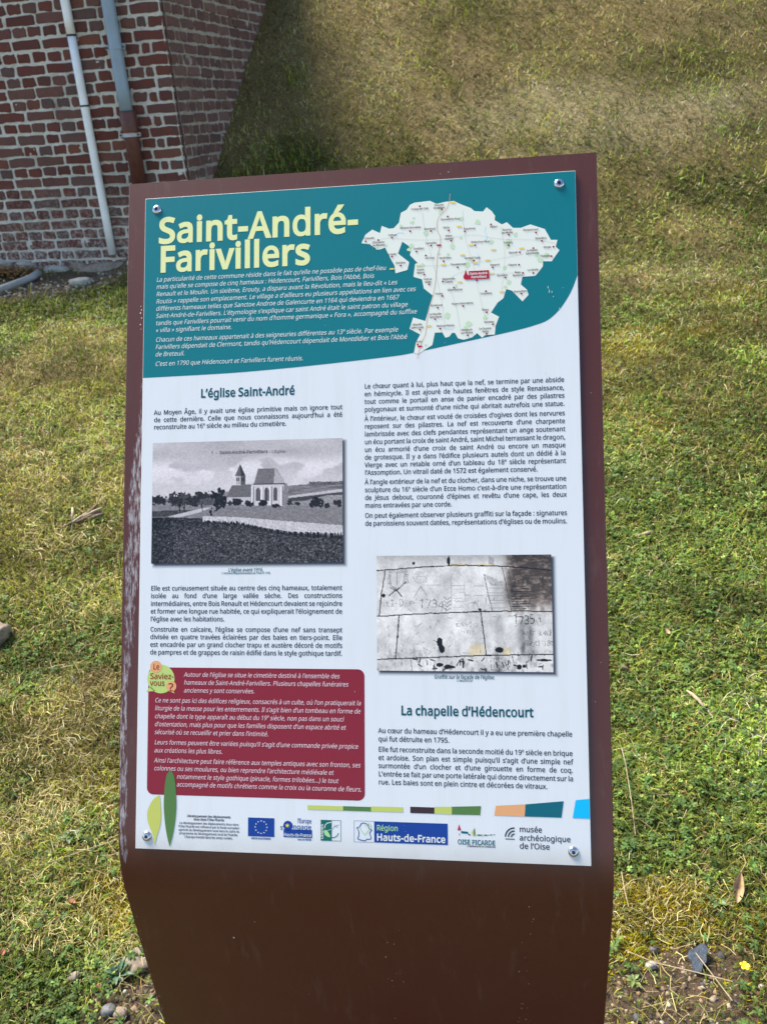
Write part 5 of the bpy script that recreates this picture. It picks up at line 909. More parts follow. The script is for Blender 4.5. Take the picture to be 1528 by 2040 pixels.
g = np.where(inpoly(X, Y, [(200, 967), (470, 905), (520, 905), (430, 940), (300, 968)]), .72, g)
fg = Y > np.interp(X, [98, 440, 500, 700, 900, 1050, 1404], [968, 978, 992, 1015, 1060, 1090, 1110])
g = np.where(fg, .145 + .06 * GR + .26 * (t1 - .5) + .30 * (t2 - .5) + .08 * smooth(980, 1080, Y), g)
g = np.where(fg & (X < 300), g - .10 * smooth(300, 98, X), g)
band = (Y > np.interp(X, [455, 700, 1000, 1404], [965, 975, 1005, 1040])) & (Y < np.interp(X, [455, 700, 850, 1050, 1404], [1000, 1015, 1045, 1085, 1100]) + 16 * (vnoise(X / 9, Y * 0, 6) - .5)) & (X > 455)
g = np.where(band, .74 + .22 * (t2 - .5), g)
for k in range(70):                                                                                  # flock in a line
    x = 470 + k * 13.4 + 9 * math.sin(k * 2.1); y = np.interp(x, [455, 700, 850, 1050, 1404], [1002, 1018, 1060, 1095, 1115]); hh = 12 + (x - 450) / 900 * 22
    g = np.where((np.abs(X - x - 6 * math.sin(k * 3.7)) < 3.6 + (k % 3)) & (np.abs(Y - y + 2) < hh * (.45 + .3 * ((k * 7) % 5) / 5)), .10, g)
def blob(cx, cy, rx, ry, v, s):
    global g
    q = ((X - cx) / rx) ** 2 + ((Y - cy) / ry) ** 2 + (fbm(X / 17, Y / 17, 4, s) - .5) * 2.6
    g = np.where(q < 1, v + .18 * (t2 - .5), g)
for a in [(150, 850, 60, 32, .13), (275, 850, 60, 48, .16), (330, 838, 40, 42, .26), (380, 860, 55, 36, .15), (440, 842, 52, 55, .16), (560, 850, 66, 66, .11), (480, 870, 60, 25, .3)]: blob(*a, int(a[0]) % 9)
for x in (290, 325, 448, 545): g = np.where(seg(X, Y, (x, 870), (x + 4, 930), 7), .12, g)
roof = .40 + .12 * (fbm(X / 9, Y / 3, 3, 80) - .5)
g = np.where(inpoly(X, Y, [(620, 838), (782, 838), (782, 890), (620, 890)]), .72, g)                # nave
g = np.where(inpoly(X, Y, [(614, 840), (652, 756), (800, 748), (785, 838)]), roof, g)
g = np.where(inpoly(X, Y, [(682, 690), (746, 690), (748, 750), (682, 752)]), .66, g)                # tower
g = np.where(inpoly(X, Y, [(716, 690), (746, 690), (748, 750), (716, 750)]), .34, g)
for x in (686, 698, 724, 735): g = np.where((np.abs(X - x) < 4) & (np.abs(Y - 716) < 12), .16, g)
g = np.where(inpoly(X, Y, [(674, 692), (710, 606), (747, 690)]), .36, g); g = np.where(inpoly(X, Y, [(710, 606), (747, 690), (715, 691)]), .20, g)
g = np.where(inpoly(X, Y, [(785, 752), (1025, 748), (1035, 902), (785, 895)]), .76, g)             # choir
g = np.where(inpoly(X, Y, [(1008, 752), (1032, 752), (1038, 904), (1005, 902)]), .50, g)
for x in (793, 858, 915, 992): g = np.where((np.abs(X - x) < 7) & (Y > 765) & (Y < 896), .86, g); g = np.where((np.abs(X - x - 10) < 3) & (Y > 765) & (Y < 896), .45, g)
for x in (834, 893, 951):
    g = np.where(((np.abs(X - x) < 15) & (Y > 795) & (Y < 868)) | ((X - x) ** 2 / 225 + (Y - 795) ** 2 / 400 < 1), .26 + .2 * (np.abs(np.sin((X - x) / 4.6)) > .93), g)
g = np.where(inpoly(X, Y, [(804, 752), (832, 645), (948, 642), (960, 650), (1022, 748)]), roof + .03, g); g = np.where(inpoly(X, Y, [(940, 746), (948, 642), (1022, 748)]), .66, g)
g = np.where((np.abs(Y - 752) < 4) & (X > 800) & (X < 1022), .25, g)
for a in [(690, 870, 36, 26, .14), (770, 884, 30, 20, .12), (868, 880, 30, 26, .10), (640, 880, 18, 16, .2), (960, 900, 26, 14, .14), (1050, 884, 22, 18, .18), (1100, 890, 22, 12, .16), (1230, 885, 46, 34, .13), (1300, 905, 22, 16, .16), (1370, 890, 28, 22, .16)]: blob(*a, int(a[0]) % 9)
for x, y, r_ in [(508, 935, 12), (512, 955, 10)]: g = np.where(np.hypot((X - x) * 1.2, Y - y) < r_, .10, g)
g = np.where(seg(X, Y, (286, 925), (310, 860), 5) | seg(X, Y, (322, 925), (312, 865), 5) | seg(X, Y, (300, 870), (312, 845), 10), .12, g)
g = g + .03 * (t2 - .5) + .022 * GR
RGB = np.stack([lin(g * 1.02), lin(g * .98), lin(g * .985)], 2)
SH = np.linspace(0, 1, 2)
def dropshadow(name, u0, v0, u1, v1):      # the soft printed drop shadow round each photograph
    n1, n2 = 90, 60; uu = np.linspace(u0 + 2, u1 + 7, n1); vv = np.linspace(v0 + 2, v1 + 7, n2); A2, B2 = np.meshgrid(uu, vv)
    d = np.maximum(np.maximum(u0 + 4 - A2, A2 - (u1 + 2)), np.maximum(v0 + 4 - B2, B2 - (v1 + 2))); s = smooth(4.6, -2.5, d)[..., None]
    raster(name, u0 + 2, v0 + 2, u1 + 7, v1 + 7, A2, B2, np.repeat(s, 3, 2), 1, 'soft')
dropshadow('photograph_border', 16.5, 352, 284.4, 519.8); raster('church_photograph', 16.5, 352, 284.4, 519.8, X, Y, RGB)
text('postcard_lettering', 3, 'grey_ink', [("1  -  Saint-André-Farivillers", 100.5, 369.8, 181, 'f')], 5.8, BOLD); text('postcard_lettering', 3, 'grey_ink', [("- L’Eglise", 183, 369.8, 205.5, 'f')], 5.2)
# 2: graffiti on the church stone
X, Y = np.meshgrid(np.linspace(115, 1385, 330), np.linspace(95, 935, 218))
t1 = fbm(X / 90, Y / 90, 5, 90); t2 = fbm(X / 9, Y / 9, 4, 91); t3 = fbm(X / 30, Y / 50, 4, 92)
g = .84 + .30 * (t1 - .5) + .12 * (t3 - .5) + .14 * (t2 - .5); g = g - .22 * smooth(.52, .75, t3) * smooth(600, 935, Y) - .20 * smooth(190, 95, Y) * t1 * 1.4
dk = smooth(1010, 1130, X + 60 * (t3 - .5)) * smooth(560, 380, Y + 120 * (t3 - .5)) * smooth(.25, .42, t3 + .25 * t2 + .1 * smooth(1100, 1300, X)); g = g * (1 - .66 * dk) + dk * .26 * smooth(.40, .75, .6 * fbm(X / 60, Y / 26, 4, 97) + .4 * fbm(X / 16, Y / 9, 3, 98))
dk2 = smooth(1120, 1200, X) * smooth(640, 540, Y) * 0; st = smooth(.60, .80, 1 - np.abs((X - 1040 - (Y - 95) * .03) / 260)) * smooth(240, 330, Y) * smooth(520, 420, Y) * t2; g -= .25 * st
g = g - .35 * smooth(85, 20, np.abs(X - 1190 - 20 * t3)) * smooth(500, 600, Y) * smooth(880, 760, Y) * t3 * 1.5 - .25 * smooth(50, 10, np.abs(X - 1010)) * smooth(500, 560, Y) * t3
tint = np.zeros(X.shape)
for cx, cy, rx, ry in [(840, 780, 70, 60), (1060, 785, 50, 35), (720, 165, 90, 14), (900, 165, 90, 14)]: tint = np.maximum(tint, smooth(1, .2, ((X - cx) / rx) ** 2 + ((Y - cy) / ry) ** 2 + (t3 - .5)))
J = [[(115, 205), (420, 182), (700, 168), (1000, 175), (1180, 188), (1385, 208)], [(115, 540), (500, 518), (880, 505), (1200, 500), (1385, 505)], [(115, 855), (500, 838), (900, 820), (1385, 808)], [(180, 200), (150, 380), (132, 535)], [(278, 535), (265, 700), (252, 850)], [(875, 505), (895, 680), (912, 820)], [(365, 850), (370, 935)], [(1095, 815), (1105, 870)], [(650, 95), (655, 168)], [(905, 240), (930, 380), (960, 500)], [(1110, 95), (1150, 185)], [(1035, 185), (1060, 320), (1095, 500)]]
for k, ln_ in enumerate(J):
    for a, b2 in zip(ln_[:-1], ln_[1:]):
        wv = 6 * (fbm(X / 25, Y / 25, 2, 95 + k % 3) - .5)
        mm = seg(X + wv, Y + wv, a, b2, 8 if k < 6 else 5); g = np.where(mm, (.10 if k < 6 else .30) + .2 * (t2 - .5), g)
def carve(t, x0, y0, x1, hgt, v, op=.8, thin=0, seed=1):
    global g
    rr_ = random.Random(seed); cw = (x1 - x0) / len(t); wx = 9 * (fbm(X / 16, Y / 16, 3, seed + 50) - .5); wy = 9 * (fbm(X / 16, Y / 16, 3, seed + 53) - .5); ero = fbm(X / 12, Y / 12, 3, seed + 57)
    for k, c in enumerate(t):
        if c == ' ': continue
        adv, cons = OUTLINES[ord(c)]; sc_ = hgt / 573 * rr_.uniform(.85, 1.15); an = rr_.uniform(-.12, .12); ox, oy = x0 + cw * k + rr_.uniform(-3, 3), y0 + rr_.uniform(-4, 4); mk_ = np.zeros(X.shape, bool)
        for q in cons:
            P_2 = [(ox + (q[i] * math.cos(an) + q[i + 1] * math.sin(an)) * sc_ * min(1.3, cw / (adv * sc_)), oy - (q[i + 1] * math.cos(an) - q[i] * math.sin(an)) * sc_) for i in range(0, len(q), 2)]; mk_ ^= inpoly(X + wx, Y + wy, P_2)
        mk_ &= ero > .30 + thin; g = np.where(mk_, g * (1 - op) + (v + .12 * t2) * op, g)
def scratch(pts, w=4, v=.34):
    global g
    for a, b2 in zip(pts[:-1], pts[1:]): g = np.where(seg(X, Y, a, b2, w), np.minimum(g, v + .15 * t2), g)
scratch([(215, 235), (218, 310), (260, 350), (310, 310), (325, 225)]); scratch([(265, 220), (265, 310)]); scratch([(205, 390), (260, 345), (300, 395)], 8, .2); scratch([(215, 330), (260, 355), (330, 290)], 6, .25)
for k in range(9): scratch([(215 + k * 15, 222), (205 + k * 16, 200 + 6 * (k % 2))], 4, .3)
for k in range(6): scratch([(322, 240 + k * 12), (350, 232 + k * 12)], 4, .3); scratch([(215, 240 + k * 12), (196, 235 + k * 13)], 3, .4); scratch([(230 + k * 13, 325), (262, 348)], 3, .3)
scratch([(412, 245), (415, 290), (440, 300), (466, 285), (470, 245), (412, 245)], 3, .5); scratch([(388, 405), (440, 320), (490, 395)], 4, .42); scratch([(385, 250), (400, 285)], 3, .45); scratch([(485, 240), (478, 290)], 3, .45)
for k in range(6): scratch([(405 + k * 10, 235), (402 + k * 11, 212)], 3, .45)
scratch([(665, 495), (662, 250), (700, 200), (757, 258), (768, 495)], 3, .56); scratch([(460, 310), (905, 320)], 2.5, .55); scratch([(760, 385), (930, 392)], 3, .5)
for k in range(8): scratch([(668, 320 + k * 22), (762, 322 + k * 22)], 2, .66)
for k in range(4): scratch([(610, 400 + k * 26), (632, 420 + k * 26), (658, 400 + k * 26)], 5, .4)
scratch([(780, 495), (785, 450), (820, 435), (850, 450), (860, 480), (880, 500)], 3.5, .45)
for k in range(16): scratch([(905 + k * 9, 232 + k * 4), (955 + k * 5, 318)], 2.5, .42)
for k in range(12): scratch([(935, 100 + k * 5), (975, 120 + k * 4.5)], 2.5, .45)
for k in range(10): scratch([(1100, 325 + k * 18), (1200 + 30 * (k % 3), 322 + k * 18)], 5, .12)
for k in range(9): scratch([(935, 335 + k * 18), (1060, 335 + k * 18)], 2.5, .5)
r2 = np.random.default_rng(5)
for k in range(90):
    x, y = r2.uniform(120, 1380), r2.uniform(530, 930) if k % 3 else r2.uniform(400, 500); a = r2.uniform(0, PI); L_ = r2.uniform(8, 34); scratch([(x, y), (x + L_ * math.cos(a), y + L_ * math.sin(a))], r2.uniform(2.5, 5), r2.uniform(.3, .55))
for k in range(26):
    x, y = r2.uniform(380, 1380), r2.uniform(850, 930); a = r2.uniform(-1.8, 1.8); scratch([(x, y), (x + 30 * math.cos(a), y + 30 * math.sin(a))], r2.uniform(5, 12), .16)
for cx, cy, rx, ry in [(575, 725, 22, 34), (588, 775, 22, 30), (1000, 780, 30, 20), (163, 388, 14, 14), (1145, 900, 20, 16), (1180, 895, 14, 12), (745, 880, 9, 32), (575, 890, 28, 14), (640, 905, 40, 16), (268, 685, 7, 14), (390, 150, 12, 12), (648, 135, 14, 30), (1320, 850, 60, 8), (870, 490, 12, 8)]:
    q = ((X - cx) / rx) ** 2 + ((Y - cy) / ry) ** 2 + (t3 - .5) * 1.4; g = np.where(q < 1, .09, g)
carve('LI·D·F·', 180, 468, 415, 50, .42, .75, .05, 1); carve('1734', 425, 478, 612, 56, .30, .8, 0, 2); carve('DAVID', 695, 616, 852, 30, .48, .7, .05, 3); carve('X 785', 650, 672, 850, 30, .52, .7, .08, 4)
carve('ZALIGRA', 272, 818, 530, 36, .55, .7, .1, 5); carve('1735', 1105, 592, 1262, 66, .08, .95, -.1, 6); carve('1', 1285, 585, 1315, 36, .15, .9, -.1, 7); carve('RAFF', 1172, 676, 1265, 34, .2, .8, 0, 8); carve('NANI', 1285, 676, 1382, 34, .25, .8, 0, 9); carve('Zabel 180', 1195, 750, 1385, 36, .25, .8, 0, 10)
carve('TOUS', 925, 868, 1062, 32, .3, .8, 0, 11); carve('LUNEX', 935, 925, 1080, 40, .25, .8, 0, 12)
RGB = np.stack([lin(g), lin(g * (.975 - .06 * tint) * (1 - .10 * dk)), lin(g * (.95 - .20 * tint) * (1 - .16 * dk))], 2)
dropshadow('photograph_border', 330, 511.6, 558, 662.6); raster('graffiti_photograph', 330, 511.6, 558, 662.6, X, Y, RGB)
# small scratches and specks on the laminate
mk_r = random.Random(9); sc1 = []; sc2 = []
for (u, v, l) in [(561, 156, 3.2), (562.5, 161, 4.5), (566, 163, 2.5), (575, 186, 1.6), (568, 170, 1.2), (110, 190, 3), (470, 60, 1)]: sc1.append(stroke([(u, v), (u + mk_r.uniform(-.6, .6), v + l)], .7))
for (u, v, l) in [(556, 271, 4), (518, 500, 1.6), (9, 470, 1.5), (13, 640, 2), (560, 480, 1.2), (300, 300, 1.1), (200, 868, 1.4), (120, 893, 3), (245, 896, 2), (430, 890, 2.2), (60, 895, 2.5), (545, 540, 1), (300, 690, 1)]: sc2.append(stroke([(u, v), (u + mk_r.uniform(-.8, .4), v + l)], .55))
for _ in range(40): u, v = mk_r.uniform(5, 595), mk_r.uniform(5, 898); (sc1 if v < 200 else sc2).append(circ(u, v, mk_r.uniform(.2, .5), 5))
o = print_('laminate_scratches', 9, 'white_ink', sc1); o['kind'] = 'stuff'
o = print_('laminate_specks', 9, 'map_grey', sc2); o['kind'] = 'stuff'
# screws
def screw(u, v, a):
    # domed head with a six-lobed recess
    r0, hh = 6.9, .0032; prof_ = [(1, -.0002), (1, .12), (.93, .45), (.78, .75), (.6, .93), (.42, 1.0)]; n_ = 36; mb = MB(); vs = []
    for (rr_, hz) in prof_:
        for k in range(n_): t = 2 * PI * k / n_; vs.append(hm(u + r0 * rr_ * math.cos(t), v + r0 * rr_ * math.sin(t), H0 + hh * hz))
    for k in range(n_): t = 2 * PI * k / n_; q = r0 * (.34 + .07 * math.cos(6 * (t + a))); vs.append(hm(u + q * math.cos(t), v + q * math.sin(t), H0 + hh * .98))
    fs = []
    for i in range(len(prof_)):
        for k in range(n_): fs.append((i * n_ + k, i * n_ + (k + 1) % n_, (i + 1) * n_ + (k + 1) % n_, (i + 1) * n_ + k))
    mb.add(vs, [f[::-1] for f in fs]); o = mb.build('screw', M['steel'], sign, True)
    mb = MB(); vs = []
    for hz in (.98, .15):
        for k in range(n_): t = 2 * PI * k / n_; q = r0 * (.34 + .07 * math.cos(6 * (t + a))); vs.append(hm(u + q * math.cos(t), v + q * math.sin(t), H0 + hh * hz))
    fs = [(k, (k + 1) % n_, n_ + (k + 1) % n_, n_ + k) for k in range(n_)] + [tuple(range(n_, 2 * n_))]
    mb.add(vs, [f[::-1] for f in fs]); q = [hm(u + 1.1 * math.cos(t) * 1, v + 1.1 * math.sin(t), H0 + hh * .8) for t in np.linspace(0, 2 * PI, 9)[:-1]]; q2 = [hm(u + 1.1 * math.cos(t), v + 1.1 * math.sin(t), H0 + hh * .15) for t in np.linspace(0, 2 * PI, 9)[:-1]]
    mb.add(q + q2, [(k, (k + 1) % 8, 8 + (k + 1) % 8, 8 + k) for k in range(8)] + [tuple(range(8))]); mb.build('socket', M['dark_steel'], o)
for u, v, a in ((17.6, 17.2, .2), (578.4, 16.8, .6), (578.2, 886.2, .4), (15.9, 886.4, .1)): screw(u, v, a)

# ---------------------------------------------------------------- vegetation
def in_building(x, y):
    dx, dy = x - KX, y - KY; lx_ = dx * math.cos(A_) - dy * math.sin(A_); ly = dx * math.sin(A_) + dy * math.cos(A_)
    return (lx_ < .01) & (ly > -.015) & (lx_ > -4.3)
def in_sign(x, y):
    dx, dy = x - base.x, y - base.y; a = dx * Ux.x + dy * Ux.y; b2 = dx * Uy.x + dy * Uy.y
    return (abs(a) < .34) & (b2 > -.015) & (b2 < .03)
def scatter(n, d0, d1, power=0, spread=36):
    u = rng.random(n)
    if power == 0: d = d0 * (d1 / d0) ** u
    else: d = (d0 ** power + u * (d1 ** power - d0 ** power)) ** (1 / power)
    sp_ = spread + 4 + 16 * np.clip(2.2 - d, 0, 1); a = np.radians(rng.uniform(-1, 1.05, n) * sp_); x = d * np.sin(a); y = d * np.cos(a)
    # a good part of the near disc is hidden by the sign: thin it there
    k = ~in_building(x, y) & ~in_sign(x, y); return x[k], y[k], d[k]
def tintof(idx, sat=.25, lum=.35):
    c = np.array([GCOL[k] for k in KINDS])[idx]; n_ = len(idx)
    l = np.exp(rng.normal(0, lum, n_))[:, None]; h = rng.normal(0, sat, n_)
    c = c * l; c[:, 0] *= 1 + .35 * h; c[:, 2] *= 1 - .2 * h; return np.clip(c, .008, .62)
def patch(x, y): return np.exp(1.6 * (fbm(x * 1.7, y * 2.6, 4, 66) - .5) + 1.5 * (fbm(x * 4.5, y * 4.5, 4, 61) - .5) + .9 * (fbm(x * 16, y * 16, 2, 63) - .5))[:, None]
def blades(name, n, d0, d1, kinds, mat, Lr, Wr, lean, flatp=0, power=0, lenk=.010, widk=.00042, zoff=0):
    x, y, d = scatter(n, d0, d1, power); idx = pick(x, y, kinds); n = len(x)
    bare = weights(x, y)['d']; keep = rng.random(n) > np.clip(bare * .95, 0, .93)
    if 'd' in kinds: keep[:] = True
    x, y, d, idx = x[keep], y[keep], d[keep], idx[keep]; n = len(x)
    kk = np.array(list(KINDS))[idx]
    clump = fbm(x * 9, y * 9, 2, 33)
    L = rng.uniform(*Lr, n) * (.6 + .8 * clump) + lenk * rng.uniform(.4, 1, n) * d * .45; L *= np.where(kk == 'm', .5, 1); L *= np.where(kk == 'g', 1.1, 1)
    W = rng.uniform(*Wr, n) + widk * d; az = rng.uniform(0, 2 * PI, n); ln_ = np.clip(rng.normal(lean, .28, n), .1, 1.5)
    ln_ = np.where(rng.random(n) < flatp, rng.uniform(1.2, 1.5, n), ln_)
    z = G2(x, y) - .002 + zoff
    dx, dy = np.cos(az), np.sin(az); tw = az + PI / 2 + rng.normal(0, .5, n); sx, sy = np.cos(tw) * W / 2, np.sin(tw) * W / 2
    bend = rng.uniform(.05, .6, n); L = np.where(rng.random(n) < .05, L * 2.0, L)
    a1 = ln_ * .6; a2 = np.minimum(ln_ + bend, 2.0)
    mx_, my, mz = x + dx * np.sin(a1) * L * .5, y + dy * np.sin(a1) * L * .5, z + np.cos(a1) * L * .5
    tx, ty, tz = mx_ + dx * np.sin(a2) * L * .5, my + dy * np.sin(a2) * L * .5, mz + np.cos(a2) * L * .5
    tz = np.maximum(tz, z + .003); hz = rng.uniform(-1, 1, n) * W * .25
    V = np.empty((n, 5, 3)); V[:, 0] = np.stack([x - sx, y - sy, z], 1); V[:, 1] = np.stack([x + sx, y + sy, z], 1); V[:, 2] = np.stack([mx_ + sx * .9, my + sy * .9, mz + hz], 1); V[:, 3] = np.stack([mx_ - sx * .9, my - sy * .9, mz - hz], 1); V[:, 4] = np.stack([tx, ty, tz], 1)
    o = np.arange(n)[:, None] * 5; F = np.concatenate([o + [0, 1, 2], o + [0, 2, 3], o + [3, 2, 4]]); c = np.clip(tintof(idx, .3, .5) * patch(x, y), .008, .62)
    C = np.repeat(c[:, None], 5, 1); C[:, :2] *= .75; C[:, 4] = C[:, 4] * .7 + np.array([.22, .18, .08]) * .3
    ob = npmesh(name, V.reshape(-1, 3), F, M[mat], col=C.reshape(-1, 3)); return ob
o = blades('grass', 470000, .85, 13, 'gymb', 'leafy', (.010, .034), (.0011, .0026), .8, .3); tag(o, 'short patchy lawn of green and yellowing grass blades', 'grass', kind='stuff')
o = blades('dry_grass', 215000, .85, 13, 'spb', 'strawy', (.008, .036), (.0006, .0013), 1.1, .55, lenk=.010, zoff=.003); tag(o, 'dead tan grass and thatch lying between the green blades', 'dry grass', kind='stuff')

def leaflets(name, x, y, nl, r, wratio, h, tilt, cols, mat='leafy', starr=True):
    n = len(x); z = G2(x, y) + h; a0 = rng.uniform(0, 2 * PI, n); out = []; C = []
    pts = np.array([(0, 0), (.38, -.36), (.78, -.42), (1.0, 0), (.78, .42), (.38, .36)])
    nxv = rng.normal(0, .28, n); nyv = rng.normal(0, .28, n)
    for l in range(nl):
        a = a0 + 2 * PI * l / nl * (1 if starr else .9) + rng.normal(0, .12, n); t = tilt + rng.normal(0, .2, n); rr_ = r * rng.uniform(.75, 1.2, n)
        P = np.empty((n, 6, 3)); ca, sa = np.cos(a), np.sin(a); lc = cols * np.exp(rng.normal(0, .18, n))[:, None]
        for k, (px, py) in enumerate(pts):
            lx_, ly = px * rr_, py * rr_ * wratio; X = ca * lx_ - sa * ly; Y = sa * lx_ + ca * ly
            P[:, k] = np.stack([x + X, y + Y, z + lx_ * np.sin(t) - .25 * rr_ * px * px + X * nxv + Y * nyv + abs(py) * rr_ * .35], 1)
        out.append(P); C.append(np.repeat(lc[:, None], 6, 1))
    P = np.stack(out, 1).reshape(-1, 3); Cc = np.stack(C, 1).reshape(-1, 3); m_ = n * nl; o = np.arange(m_)[:, None] * 6
    F = np.concatenate([o + [0, 1, 5], o + [1, 2, 5], o + [2, 4, 5], o + [2, 3, 4]]); return npmesh(name, P, F, M[mat], col=np.clip(Cc, .01, .6))
def where_kind(x, y, k, thr): W = weights(x, y); t = sum(W.values()) + 1e-6; return (W[k] / t) * thr > rng.random(len(x))
x, y, d = scatter(100000, .85, 7); k = where_kind(x, y, 'g', 1.5); x, y, d = x[k], y[k], d[k]; n = len(x)
cc = np.array([.090, .150, .032]) * np.exp(rng.normal(0, .45, n))[:, None] * patch(x, y) + rng.random((n, 1)) ** 3 * np.array([.13, .13, .02])
o = leaflets('clover', x, y, 3, .0040 + .0014 * d, 1.0, rng.uniform(.004, .022, n), .15, cc); tag(o, 'low clover and small weeds spread through the lawn', 'clover', kind='stuff')
x, y, d = scatter(9000, .85, 4); k = where_kind(x, y, 'g', 1.6); x, y, d = x[k], y[k], d[k]; n = len(x)
cc = np.array([.085, .155, .042]) * np.exp(rng.normal(0, .3, n))[:, None]
o = leaflets('cinquefoil', x, y, 5, .009 + .0015 * d, .55, rng.uniform(.010, .022, n), .1, cc); tag(o, 'five-fingered creeping weed leaves among the clover', 'weeds', kind='stuff')
# loose tufts of longer grass standing above the turf
def tufts(name, cs, kinds, label):
    V = []; F = []; C = []
    for (cx, cy, k, L0, sp) in cs:
        for _ in range(k):
            a = rng.normal(cx, sp); c = rng.normal(cy, sp)
            if in_building(np.array(a), np.array(c)): continue
            az = rng.uniform(0, 2 * PI); ln_ = abs(rng.normal(.45, .25)); L = L0 * rng.uniform(.5, 1.2); d_ = math.hypot(a, c); wv = .0007 + .0004 * d_; zb = ground_z(a, c); nb_ = len(V); col = np.array(GCOL[kinds[rng.integers(0, len(kinds))]]) * math.exp(rng.normal(0, .3))
            px, py, pz = a, c, zb; sx_, sy_ = -math.sin(az) * wv, math.cos(az) * wv
            for s_ in range(4):
                f_ = 1 - s_ / 3.2; V += [(px - sx_ * f_, py - sy_ * f_, pz), (px + sx_ * f_, py + sy_ * f_, pz)]; C += [col, col]
                t_ = ln_ + s_ * .38; px += math.cos(az) * math.sin(t_) * L / 3; py += math.sin(az) * math.sin(t_) * L / 3; pz += math.cos(t_) * L / 3
            for s_ in range(3): F.append((nb_ + s_ * 2, nb_ + s_ * 2 + 1, nb_ + s_ * 2 + 3, nb_ + s_ * 2 + 2))
    o = npmesh(name, np.array(V), np.array(F), M['leafy'], col=np.clip(np.array(C), .01, .6)); tag(o, label, 'grass tufts', kind='stuff')
cs = [(.62, 1.95, 60, .06, .05), (.72, 2.15, 50, .06, .05), (.95, 2.55, 50, .06, .06), (.6, 1.32, 40, .035, .05), (-.75, 1.6, 50, .045, .06), (-.95, 2.0, 40, .05, .06), (-1.1, 2.6, 50, .06, .08), (-1.35, 4.7, 160, .09, .14), (-1.9, 5.5, 200, .08, .2), (-.44, 6.7, 140, .10, .14), (-.46, 7.42, 70, .10, .06), (-.85, 6.6, 90, .12, .07), (2.5, 7.3, 120, .10, .2), (1.35, 6.75, 40, .14, .10)]
for _ in range(150):
    d_ = 1.3 * (9 / 1.3) ** rng.random(); a = R(rng.uniform(-33, 33)); cs.append((d_ * math.sin(a), d_ * math.cos(a), int(rng.integers(12, 34)), .022 + .010 * d_, .018 + .012 * d_))
tufts('grass_tufts', cs, 'ygys', 'longer grass tufts standing out of the short lawn and bank')
# moss: tiny upright stars
x, y, d = scatter(180000, .85, 4.5); k = where_kind(x, y, 'm', 1.5); x, y, d = x[k], y[k], d[k]; n = len(x)
cc = np.array([.36, .30, .012]) * np.exp(rng.normal(0, .35, n))[:, None]
z = G2(x, y) + .001; hh = rng.uniform(.004, .010, n); aa = rng.uniform(0, 2 * PI, n); P = np.empty((n, 9, 3))
for l in range(3):
    a = aa + l * 2.094; w2 = .0009 + .0003 * d; ex, ey = np.cos(a), np.sin(a)
    P[:, l * 3] = np.stack([x - ey * w2, y + ex * w2, z], 1); P[:, l * 3 + 1] = np.stack([x + ey * w2, y - ex * w2, z], 1); P[:, l * 3 + 2] = np.stack([x + ex * hh * .9, y + ey * hh * .9, z + hh], 1)
F = np.arange(n * 9).reshape(-1, 3); o = npmesh('moss', P.reshape(-1, 3), F, M['leafy'], col=np.repeat(np.clip(cc, .01, .6)[:, None], 9, 1).reshape(-1, 3)); tag(o, 'yellow olive moss cushions in the turf beside the sign', 'moss', kind='stuff')
# loose straw
def straws(name, n, d0, d1, Lr, mat='strawy', col=(.42, .33, .19), label='', cat=''):
    x, y, d = scatter(n, d0, d1); n = len(x); L = rng.uniform(*Lr, n) * (1 + .12 * d); a = rng.uniform(0, 2 * PI, n); W = .0004 + .00042 * d; kp = where_kind(x, y, 's', 2.2) | (rng.random(n) < .15); x, y, d, L, a, W = x[kp], y[kp], d[kp], L[kp], a[kp], W[kp]; n = len(x)
    z = G2(x, y); h1 = rng.uniform(.006, .022, n); P = np.empty((n, 6, 3)); cv = rng.normal(0, .25, n)
    for k, t in enumerate((-.5, 0, .5)):
        aa = a + cv * t; X = x + np.cos(aa) * L * t; Y = y + np.sin(aa) * L * t; Z = G2(X, Y) + h1 + rng.normal(0, .004, n)
        P[:, k * 2] = np.stack([X - np.sin(a) * W / 2, Y + np.cos(a) * W / 2, Z], 1); P[:, k * 2 + 1] = np.stack([X + np.sin(a) * W / 2, Y - np.cos(a) * W / 2, Z + W * .4], 1)
    o = np.arange(n)[:, None] * 6; F = np.concatenate([o + [0, 1, 3, 2], o + [2, 3, 5, 4]]); c = np.array(col) * np.exp(rng.normal(0, .3, n))[:, None]
    ob = npmesh(name, P.reshape(-1, 3), F, M[mat], col=np.repeat(np.clip(c, .02, .7)[:, None], 6, 1).reshape(-1, 3)); tag(ob, label, cat, kind='stuff')
straws('straw', 16000, .85, 9, (.008, .040), label='pale dry grass stems scattered over the lawn', cat='straw')
